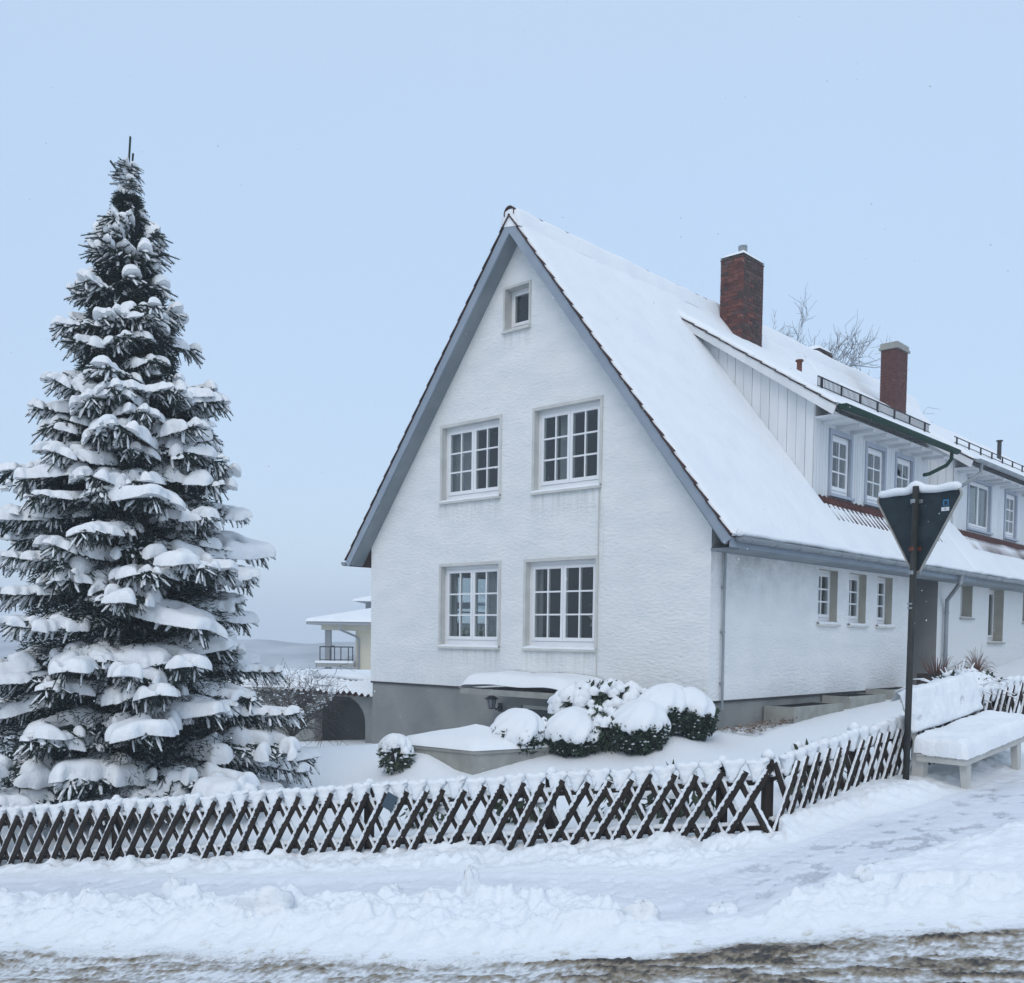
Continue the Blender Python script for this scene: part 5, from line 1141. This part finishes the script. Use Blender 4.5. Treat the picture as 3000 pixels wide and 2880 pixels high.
# ------------------------------------------------------------------ the big snow laden fir
def seg_frames(P0, P1):
    t = P1 - P0; L = np.linalg.norm(t, axis=1)[:, None]; t = t / np.maximum(L, 1e-6); ref = np.tile([0, 0, 1.0], (len(t), 1)); ref[np.abs(t[:, 2]) > .9] = [1, 0, 0]
    a = np.cross(t, ref); a /= np.linalg.norm(a, axis=1)[:, None]; b = np.cross(a, t); return t, L, a, b
def bough_mesh(L_, seed, load=1.0, w=.062, rise=.12, droop=.32, tipup=.10, cone=False):
    """needled twigs of one bough (tips at +x) and the snow lying on it"""
    r = np.random.default_rng(seed); segs = []
    def zc(x, y): t = x / L_; return L_ * (rise * t - droop * t * t + tipup * t ** 4) - .24 * abs(y) ** 1.5 / (.30 * L_ + .10) ** .5
    S = [];
    def add(x0, y0, x1, y1, drop=0., r0=.017): S.append((x0, y0, zc(x0, y0), x1, y1, zc(x1, y1) - drop, r0))
    n = max(4, int(L_ / .12)); xs = np.linspace(0, L_, n + 1)
    for a, b in zip(xs[:-1], xs[1:]): add(a, 0, b, 0, 0, .020)
    st = .105 if L_ > 1 else .085; x = .10 * L_ + .04; k = 0
    while x < L_ - .04:
        for sd in (-1, 1):
            ln = (.40 * (L_ - x) ** .82 * min(1, .35 + 1.6 * x / L_) + .06) * r.uniform(.75, 1.15); ang = math.radians(r.uniform(42, 60)); cx, sy_ = math.cos(ang), math.sin(ang) * sd
            m = max(1, int(ln / .11)); px, py_ = x, 0.
            for q in range(m):
                x1, y1 = x + cx * ln * (q + 1) / m, sy_ * ln * (q + 1) / m; add(px, py_, x1, y1, .012 * (q == m - 1), .016); px, py_ = x1, y1
                if ln > .16 and q < m:
                    for s2 in (-1, 1):
                        l2 = min(.20, (ln * (1 - (q + .5) / m)) * .6 + .05) * r.uniform(.7, 1.2); a2 = math.atan2(sy_, cx) + s2 * math.radians(r.uniform(35, 55)); add(px, py_, px + math.cos(a2) * l2, py_ + math.sin(a2) * l2, r.uniform(0, .05), .015)
        x += st * r.uniform(.8, 1.2); k += 1
    # hanging lower twigs
    for _ in range(int(70 * L_)):
        x0 = r.uniform(.10, .97) * L_; y0 = r.uniform(-.42, .42) * (L_ - x0 + .12) ; a2 = r.uniform(-1.2, 1.2); l2 = r.uniform(.06, .18); S.append((x0, y0, zc(x0, y0) - .015, x0 + l2 * math.cos(a2), y0 + l2 * math.sin(a2), zc(x0, y0) - r.uniform(.05, .24), .015))
    S = np.array(S); P0, P1, R0 = S[:, :3], S[:, 3:6], S[:, 6]
    t, Ls, a, b = seg_frames(P0, P1); V = []; F = []
    K = 4; ang = np.arange(K) * 2 * math.pi / K; ring = lambda P, rr: P[:, None, :] + rr[:, None, None] * (a[:, None, :] * np.cos(ang)[None, :, None] + b[:, None, :] * np.sin(ang)[None, :, None])
    v = np.concatenate([ring(P0, R0 * .55), ring(P1, R0 * .40)], 1); m = len(S); base = np.arange(m)[:, None, None] * (2 * K)
    f = np.array([[k, (k + 1) % K, K + (k + 1) % K, K + k] for k in range(K)] + [[K, K + 1, K + 2, K + 3]])[None] + base
    V.append(v.reshape(-1, 3)); F.append(f.reshape(-1, 4)); off = len(V[0])
    # needles as narrow blades standing off every twig
    dens = 210; cnt = np.maximum(7, (Ls[:, 0] * dens)).astype(int); idx = np.repeat(np.arange(m), cnt); N = len(idx); u = r.random(N)[:, None]
    c = P0[idx] * (1 - u) + P1[idx] * u; th = r.random(N) * 2 * math.pi; rad = a[idx] * np.cos(th)[:, None] + b[idx] * np.sin(th)[:, None]
    up_ = (idx < m - int(70 * L_)); rad[:, 2] = np.where(up_, -np.abs(rad[:, 2]) - .05, rad[:, 2]); rad /= np.linalg.norm(rad, axis=1)[:, None]; d = rad * .80 + t[idx] * .75; d /= np.linalg.norm(d, axis=1)[:, None]; nl = (.021 + .014 * r.random(N))[:, None]; sdv = np.cross(d, rad); sdv /= np.linalg.norm(sdv, axis=1)[:, None] + 1e-9; wd = .0028
    Vn = np.stack([c - sdv * wd, c + sdv * wd, c + d * nl + sdv * wd * .4, c + d * nl - sdv * wd * .4], 1).reshape(-1, 3); V.append(Vn); F.append(np.arange(len(Vn)).reshape(-1, 4) + off)
    foliage = (np.concatenate(V), np.concatenate(F))
    # snow: thickness field from the distance to the twigs
    if load <= 0: return foliage, None
    st = .022; ym = float(np.abs(np.concatenate([P0[:, 1], P1[:, 1]])).max()) + .06; X = np.arange(-.03, L_ * 1.06 + .12, st); Y = np.arange(-ym, ym + st, st); A, B = np.meshgrid(X, Y); T = np.zeros_like(A)
    top = S[: len(S) - int(70 * L_)]
    for s_ in top:
        x0, y0, x1, y1 = s_[0], s_[1], s_[3], s_[4]
        i0, i1 = np.searchsorted(X, [min(x0, x1) - w, max(x0, x1) + w]); j0, j1 = np.searchsorted(Y, [min(y0, y1) - w, max(y0, y1) + w])
        if i1 <= i0 or j1 <= j0: continue
        AA, BB = A[j0:j1, i0:i1], B[j0:j1, i0:i1]; ex, ey = x1 - x0, y1 - y0; l2 = ex * ex + ey * ey + 1e-9; tt = np.clip(((AA - x0) * ex + (BB - y0) * ey) / l2, 0, 1)
        dd = np.sqrt((AA - x0 - ex * tt) ** 2 + (BB - y0 - ey * tt) ** 2); ww = (w + .012) * (.60 + .40 * min(1, load)) * (.72 + .60 * vnoise(AA * 9 + seed, BB * 9, 3)); q = np.sqrt(np.clip(1 - (dd / ww) ** 2, 0, 1)); T[j0:j1, i0:i1] = np.maximum(T[j0:j1, i0:i1], q)
    Ts = T.copy()
    for _ in range(4 if load > .8 else 3): Ts = (Ts + np.roll(Ts, 1, 0) + np.roll(Ts, -1, 0) + np.roll(Ts, 1, 1) + np.roll(Ts, -1, 1)) / 5
    fq, thr = (9.0, .51) if load < .8 else ((5.0, .46) if L_ > 1.5 else (6.5, .50))
    br = sstep(fbm(A * fq + seed, B * fq + 3, 5, 2), thr - .10, thr + .10) * sstep(A / L_ + .24 * (fbm(A * 5 + seed, B * 5, 3, 2) - .5), (.42 if L_ > 1.1 else .16), (.60 if L_ > 1.1 else .40))
    fld = Ts * (.25 + .75 * br) + .20 * (fbm(A * 10 + seed, B * 10, 8, 2) - .5); q = np.clip((fld - .36) / .42, 0, 1)
    hgt = np.sqrt(1 - (1 - q) ** 2) * (.022 + load * (.022 + .046 * sstep(A / L_, .2, .65))) * (.65 + .7 * fbm(A * 3.5 + seed, B * 3.5, seed % 7, 3)); 
    hgt *= (.55 + .60 * T)
    for _ in range(7 if load > .8 else 4): hgt = (hgt + np.roll(hgt, 1, 0) + np.roll(hgt, -1, 0) + np.roll(hgt, 1, 1) + np.roll(hgt, -1, 1)) / 5
    hgt *= 1.25; hem = np.clip(1 - q / .5, 0, 1) * .016
    Z = np.vectorize(zc)(A, B) if False else (L_ * (rise * (A / L_) - droop * (A / L_) ** 2 + tipup * (A / L_) ** 4) - .24 * np.abs(B) ** 1.5 / (.30 * L_ + .10) ** .5)
    on = q > .0; hgt = np.where(on, hgt - hem, hgt); Z = Z + .004; cell_on = on[:-1, :-1] | on[1:, 1:] | on[:-1, 1:] | on[1:, :-1]; g0, g1 = np.gradient(fld, st); gg = g0 ** 2 + g1 ** 2 + 1e-3; mv_ = np.clip((.37 - fld) / gg, 0, None); dy_, dx_ = mv_ * g0, mv_ * g1; ml_ = np.sqrt(dx_ ** 2 + dy_ ** 2) + 1e-9; kk_ = np.minimum(1, st * .95 / ml_) * (~on)
    n1, n2 = A.shape; I = np.arange(n1 * n2).reshape(n1, n2); Q = np.stack([I[:-1, :-1], I[:-1, 1:], I[1:, 1:], I[1:, :-1]], -1)[cell_on]
    jx = dx_ * kk_ + (r.random(A.shape) - .5) * st * .2; jy = dy_ * kk_ + (r.random(A.shape) - .5) * st * .2
    Vt = np.stack([A + jx, B + jy, Z + np.where(on, hgt + .004 * (r.random(A.shape) - .5), -.020)], -1).reshape(-1, 3); Vb = np.stack([A + jx, B + jy, Z - .024], -1).reshape(-1, 3)
    o = n1 * n2; Q2 = Q[:, ::-1] + o; V = np.r_[Vt, Vb]; Fc = np.r_[Q, Q2]; used, inv = np.unique(Fc, return_inverse=True)
    V2, F2 = V[used], inv.reshape(-1, 4)
    # little ridges of snow caught along single twigs
    pk = r.random(m) < (.62 if load < .8 else .42); p0 = (P0 * .75 + P1 * .25)[pk]; p1 = (P0 * .02 + P1 * .98)[pk]; mm = len(p0); rr = .009 + .010 * r.random(mm); up_v = np.array([0, 0, .010])
    aa, bb_ = a[pk], b[pk]; K2 = 5; an = np.arange(K2) * 2 * math.pi / K2
    def rg(P, q): return (P + up_v)[:, None, :] + q[:, None, None] * (aa[:, None, :] * np.cos(an)[None, :, None] * 1.2 + bb_[:, None, :] * np.sin(an)[None, :, None])
    mid = (p0 + p1) / 2 + np.array([0, 0, .004]); vv = np.concatenate([rg(p0, rr * .3), rg(mid, rr), rg(p1, rr * .55)], 1); bs = np.arange(mm)[:, None, None] * (3 * K2) + len(V2)
    ff = np.array([[i * K2 + k, i * K2 + (k + 1) % K2, (i + 1) * K2 + (k + 1) % K2, (i + 1) * K2 + k] for i in range(2) for k in range(K2)])[None] + bs
    return foliage, (np.r_[V2, vv.reshape(-1, 3)], np.r_[F2, ff.reshape(-1, 4)])
tx, ty = -4.93, 13.0; tz = b1(tx, ty)
fir = tag(empty('fir_tree', (tx, ty, tz)), 'tall dark fir loaded with snow on every bough, standing behind the fence', 'tree')
TH = 7.73 - tz
mb = MB(); mb.tube([(0, 0, -.3), (.02, 0, 2), (0, .02, 4.5), (.03, 0, 6.6), (.0, 0, TH - .55), (.03, 0, TH)], [.17, .14, .09, .045, .018, .007], 10); mb.build('trunk', M['bark'], fir)
PROF = [(0, 2.15), (.6, 2.25), (1.28, 2.25), (1.95, 1.95), (2.6, 1.80), (3.1, 1.70), (3.63, 1.62), (4.3, 1.50), (4.64, 1.25), (4.98, 1.20), (5.32, .96), (5.65, .86), (6.06, .80), (6.33, .66), (6.73, .56), (7.2, .40), (7.47, .24), (7.67, .18), (8.04, .17), (8.28, .17), (8.5, .03)]
def prof(z): return float(np.interp(z, [p[0] for p in PROF], [p[1] for p in PROF]))
VAR = {}
def variant(L_, load, kind):
    cl = min((.22, .40, .62, .90, 1.25, 1.65, 2.1), key=lambda q: abs(q - L_)); ld = min((.35, .65, 1.0, 1.35), key=lambda q: abs(q - load)); key = (cl, ld, kind)
    if key not in VAR:
        f, s_ = bough_mesh(cl, 300 + len(VAR), ld, w=.050 + .022 * (ld > .9) + (.018 if cl > 1 else 0), rise=.10, droop=.30 if cl > .7 else .12, tipup=.14)
        fo = np_mesh('branch', f[0], f[1], M['needle'], fir, smooth=False); so = np_mesh('snow', s_[0], s_[1], M['snow_rough'], fo)
        tag(so, kind='stuff'); VAR[key] = (fo.data, so.data); return cl, fo
    o = inst('branch', VAR[key][0], fir); tag(inst('snow', VAR[key][1], o), kind='stuff'); return cl, o
random.seed(21); z = .22; tot = 0; ph0 = 0; HT = TH
while z < HT - .42 and tot < 292:
    t = z / HT; Rm = prof(z); nb = int(5.0 + Rm * (2.4 if t < .35 else 3.2)) if z < HT - 1.1 else 5; ph0 += 2.4
    for k in range(nb):
        a = ph0 + 2 * math.pi * (k + random.uniform(-.32, .32)) / nb; zz = max(.15, z + random.uniform(-.24, .24)) if t < .8 else z + random.uniform(-.06, .06)
        Rk = prof(min(zz, HT - .1)) * random.uniform(.70, 1.12)
        if math.sin(a) > .5 and random.random() < .3: continue
        load = max(.65 if t > .5 else .35, min(1.35, (1.30 - .8 * t) * random.choice((.25, .4, .8, 1, 1.1))))
        pitch = random.uniform(-.22, .06) if t < .55 else (random.uniform(-.05, .15) if t < .78 else random.uniform(.15, .5) + .5 * (t - .78))
        Rk = max(Rk, .14)
        if z > HT - .95: Rk *= .8; pitch = random.uniform(.45, .95)
        if math.sin(a) < -.25 and z < 1.6: Rk = min(Rk, 1.95 / max(.6, -math.sin(a)) * random.uniform(.85, 1))
        cl, o = variant(Rk, load, random.randrange(2)); sc = Rk / cl; fat = min(1.2, max(.75, sc ** .6)); wd = fat * (random.uniform(.8, 1.15) if t < .8 else .7)
        o.location = (0, 0, zz + (.08 * Rk if t < .8 else -.05)); o.rotation_euler = (random.uniform(-.30, .30), -pitch, a); o.scale = (sc, wd, fat); tot += 1
    z += .29 if t < .5 else (.20 if t < .8 else .15)
# inner twigs that close the middle of the crown
r = np.random.default_rng(5); n = 120000; zz = r.random(n) ** 1.25 * (HT - 1.0) + .25; aa = r.random(n) * 2 * math.pi; rr = np.interp(zz, [p[0] for p in PROF], [p[1] for p in PROF]) * .66 * np.sqrt(r.random(n))
C_ = np.stack([rr * np.cos(aa), rr * np.sin(aa), zz], 1); d = np.stack([np.cos(aa), np.sin(aa), -.35 + .5 * r.random(n)], 1) + r.normal(size=(n, 3)) * .45; d /= np.linalg.norm(d, axis=1)[:, None]; s_ = np.cross(d, r.normal(size=(n, 3))); s_ /= np.linalg.norm(s_, axis=1)[:, None]; l_ = (.05 + .06 * r.random(n))[:, None]
Vn = np.stack([C_ - s_ * .007, C_ + s_ * .007, C_ + d * l_ + s_ * .003, C_ + d * l_ - s_ * .003], 1).reshape(-1, 3); tag(np_mesh('inner_twigs', Vn, np.arange(len(Vn)).reshape(-1, 4), M['needle'], fir, smooth=False), kind='stuff')
# leader shoots at the very top
for p0, p1, r0 in (((0, 0, HT - .62), (.03, 0, HT), .014), ((.01, 0, HT - .62), (-.24, .05, HT - .28), .016), ((.02, 0, HT - .75), (.08, -.03, HT - .22), .012)):
    f = []; S = np.array([[*p0, *p1]]); t_, L2, a_, b_ = seg_frames(S[:, :3], S[:, 3:]); mb = MB(); mb.tube([p0, ((p0[0] + p1[0]) / 2, (p0[1] + p1[1]) / 2, (p0[2] + p1[2]) / 2), p1], [r0, r0 * .8, r0], 6, jit=.3)
    for k in range(70):
        q = random.random(); c = Vector(p0).lerp(Vector(p1), q); th = random.uniform(0, 6.28); rad = Vector(a_[0]) * math.cos(th) + Vector(b_[0]) * math.sin(th); dd = (rad * .7 + Vector(t_[0]) * .8).normalized() * .026; sdd = dd.cross(rad).normalized() * .003
        mb.add([c - sdd, c + sdd, c + dd], [(0, 1, 2)])
    mb.build('leader_shoot', M['needle'], fir)
# ------------------------------------------------------------------ bare trees and the twiggy bush
def bare(parent_obj, name, m, p, d, L_, r0, depth, rnd, spread=.55, up=.12, mb=None, kids_n=(2, 4), curve=.15, rmin=.004):
    pts = [Vector(p)]; q = Vector(p); dv_ = Vector(d).normalized(); k = 4
    for i in range(k): dv_ = (dv_ + Vector((rnd.gauss(0, curve), rnd.gauss(0, curve), rnd.gauss(0, curve) + up * .3))).normalized(); q = q + dv_ * L_ / k; pts.append(q.copy())
    r0 = max(r0, rmin); mb.tube(pts, [r0 * (1 - .45 * i / k) for i in range(k + 1)], 5 if r0 > .02 else 3, caps=False)
    if depth == 0: return
    for c in range(rnd.randint(*kids_n)):
        i = rnd.randint(1, k); b = pts[i]; nd = (dv_ + Vector((rnd.gauss(0, spread), rnd.gauss(0, spread), rnd.gauss(0, spread) + up))).normalized(); bare(None, name, m, b, nd, L_ * rnd.uniform(.55, .85), r0 * .55, depth - 1, rnd, spread, up, mb, kids_n, curve, rmin)
def bare_tree(x, y, z, h, label, seed, r0=.14, n=7, group='bare trees beyond the roof', lean=0.0):
    t = tag(empty('bare_tree', (x, y, z)), label, 'tree', group); rnd = random.Random(seed)
    mb = MB(); mb.tube([(0, 0, 0), (lean * .3, 0, h * .45), (lean, 0, h * .72)], [r0, r0 * .7, r0 * .4], 7); mb.build('trunk', M['bark'], t)
    mb = MB()
    for k in range(n):
        q = rnd.uniform(.45, 1); p = Vector((lean * q, 0, h * .72 * q)); a = rnd.uniform(0, 6.28); bare(None, '', None, p, (math.cos(a) * .8, math.sin(a) * .8, 1.0), h * .10, r0 * .35, 4, rnd, .55, .14, mb, (3, 4), .16, .008)
    mb.build('crown', M['twig_hazed'], t); return t
bare_tree(12.1, 40, -1, 17.6, 'bare tree rising over the roof between the two brick chimneys', 5, .10, 17)
bare_tree(14.4, 42, -1, 14.6, 'lower bare tree with drooping twigs left of the far chimney', 8, .09, 18)
bare_tree(9.9, 41, -1, 16.4, 'bare twigs showing just right of the near chimney', 11, .08, 7)
bx_, by_ = -4.05, 18.6
tb = tag(empty('twiggy_bush', (bx_, by_, b1(bx_, by_))), 'bare arching bush powdered with snow left of the archway', 'bush'); rnd = random.Random(3); mb = MB()
for k in range(26): a = rnd.uniform(0, 6.28); bare(None, '', None, (0, 0, .2), (math.cos(a) * .75, math.sin(a) * .75, 1.0), .75, .012, 3, rnd, .55, -.12, mb, (2, 4), .2)
mb.build('branches', M['twig'], tb); snow_bits(tb, 0, 0, 1.05, .75, .6, .45, 500, .022, 6, -1, 1)
# ------------------------------------------------------------------ far hill and trees in the haze
hv = []; hf = []; n = 120; m_ = 10
for i in range(n + 1):
    x = -260 + 420 * i / n
    for j in range(m_ + 1):
        y = 205 + 160 * j / m_; hgt = -13.5 + 13.0 * math.sin(math.pi * min(1, j / m_ * .9 + .02)) ** .8 * (.80 + .25 * vnoise(np.array([x * .02]), np.array([j * .3]), 7)[0]) + 1.5 * vnoise(np.array([x * .09]), np.array([j * .8]), 9)[0]
        hv.append((x, y, hgt))
for i in range(n):
    for j in range(m_): q = i * (m_ + 1) + j; hf.append((q, q + m_ + 1, q + m_ + 2, q + 1))
mb = MB(); mb.add(hv, hf); tag(mb.build('hill', M['hill'], smooth=True), 'far wooded hillside fading in the snowy haze', kind='structure')
r = np.random.default_rng(12); n = 2200; X = -75 + 110 * r.random(n); Yq = 190 + 60 * r.random(n); Vn = []; Fn = []
for k in range(n):
    h_ = 1.2 + 2.2 * r.random(); w_ = .7 + .9 * r.random(); z0 = -12.6 - 2.0 * (X[k] < -38) + 9 * ((Yq[k] - 190) / 60) * .9; o = len(Vn); q = 7
    for i, (t_, ww) in enumerate(((.05, .5), (.3, 1), (.7, .95), (1, .5))):
        for j in range(q): a = 2 * math.pi * j / q; rr_ = w_ * ww * r.uniform(.75, 1.25); Vn.append((X[k] + rr_ * math.cos(a), Yq[k] + rr_ * math.sin(a), z0 + h_ * t_))
    for i in range(3):
        for j in range(q): Fn.append((o + i * q + j, o + i * q + (j + 1) % q, o + (i + 1) * q + (j + 1) % q, o + (i + 1) * q + j))
tag(np_mesh('far_wood', np.array(Vn), np.array(Fn), M['far_tree'], smooth=True), 'hazy grey wood on the far hillside', kind='stuff')
# ------------------------------------------------------------------ clods thrown up by the plough
def clod(x, y, s, label, seed, sq=(1, 1, .8), dirt_=False, sink=.42):
    r_ = random.Random(seed); mb = MB(); K, R = 26, 16; vs = []; ph = [r_.uniform(0, 6.28) for _ in range(5)]
    for i in range(R + 1):
        th = math.pi * i / R
        for k in range(K):
            a = 2 * math.pi * k / K; q = s * (1 + .16 * math.sin(2 * a + ph[0]) * math.sin(th) + .10 * math.sin(3 * th + ph[1]) + .09 * math.sin(5 * a + ph[2] + 2 * th)) * r_.uniform(.93, 1.07) + s * .16 * (vnoise(np.array([a * 2.1 + seed]), np.array([th * 3.]), seed)[0] - .5) * 2; vs.append((q * sq[0] * math.sin(th) * math.cos(a), q * sq[1] * math.sin(th) * math.sin(a), q * sq[2] * math.cos(th)))
    mb.add(vs, [(i * K + k, (i + 1) * K + k, (i + 1) * K + (k + 1) % K, i * K + (k + 1) % K) for i in range(R) for k in range(K)])
    o = mb.build('snow_clod', M['snow_rough'], smooth=True); o.location = (x, y, h1(x, y) + s * sq[2] * (1 - 2 * sink) - .02); o.rotation_euler = (r_.uniform(-.4, .4), r_.uniform(-.4, .4), r_.uniform(0, 6)); tag(o, label, 'snow clod', 'clods of snow on the ploughed bank'); return o
clod(-1.85, 7.55, .19, 'widest lump of ploughed snow on the bank, left of the middle', 1, (1.3, 1, .7))
clod(-.27, 7.30, .13, 'upright greyish slab of snow standing on the bank', 2, (.75, .6, 1.3))
clod(-2.75, 8.2, .09, 'pointed lump of snow at the left of the bank beside the path', 3, (1, .8, 1.15))
clod(.85, 6.40, .11, 'round ball of snow lying low in front of the bank beside the street', 4, (1.1, 1, .8))
clod(1.40, 6.55, .09, 'small block of snow at the mouth of the cleared path', 5, (1.2, .8, .8))
clod(2.30, 6.50, .07, 'small lump resting on the smooth right mound beside the street', 6, (1.3, .8, .8))
clod(-.92, 8.02, .07, 'small ball of snow on the path edge left of the spiky bank', 7, (1.1, 1, .8))
# ------------------------------------------------------------------ falling snow
r = np.random.default_rng(33); n = 3600; d_ = 2.5 + 17 * r.random(n) ** .7; X = (r.random(n) - .5) * 1.15 * d_; Z = EYE + (r.random(n) * .85 - .22) * d_; ok = Z > base_h(X, d_) + .1; X, d_, Z = X[ok], d_[ok], Z[ok]
c = np.stack([X, d_, Z], 1); s_ = (.0014 + .0016 * r.random(len(c)))[:, None]
dirs = np.array([[1, 0, 0], [-1, 0, 0], [0, 1, 0], [0, -1, 0], [0, 0, 1.3], [0, 0, -1.3]]); Vn = (c[:, None, :] + dirs[None] * s_[:, :, None]).reshape(-1, 3); tri8 = np.array([[0, 2, 4], [2, 1, 4], [1, 3, 4], [3, 0, 4], [2, 0, 5], [1, 2, 5], [3, 1, 5], [0, 3, 5]])
Fn = (tri8[None] + (np.arange(len(c)) * 6)[:, None, None]).reshape(-1, 3); tag(np_mesh('falling_snow', Vn, Fn, M['snow'], smooth=True), 'fine snowflakes falling through the air', kind='stuff')
# ------------------------------------------------------------------ haze
zmin = min(float(GZ.min()), -14.0) - 1.2
hb = MB().box(-410, 410, -45, 410, zmin, 15.5); hz_ = hb.build('haze', None)
hm = bpy.data.materials.new('haze'); hm.use_nodes = True; N = hm.node_tree.nodes; L = hm.node_tree.links; N.clear(); o_ = N.new('ShaderNodeOutputMaterial'); pv = N.new('ShaderNodeVolumePrincipled')
pv.inputs['Color'].default_value = (.86, .92, 1.0, 1); pv.inputs['Density'].default_value = 0.0021; pv.inputs['Anisotropy'].default_value = 0.2; L.new(pv.outputs[0], o_.inputs['Volume'])
hz_.data.materials.clear(); hz_.data.materials.append(hm); tag(hz_, 'pale snowy haze in the air', kind='stuff')
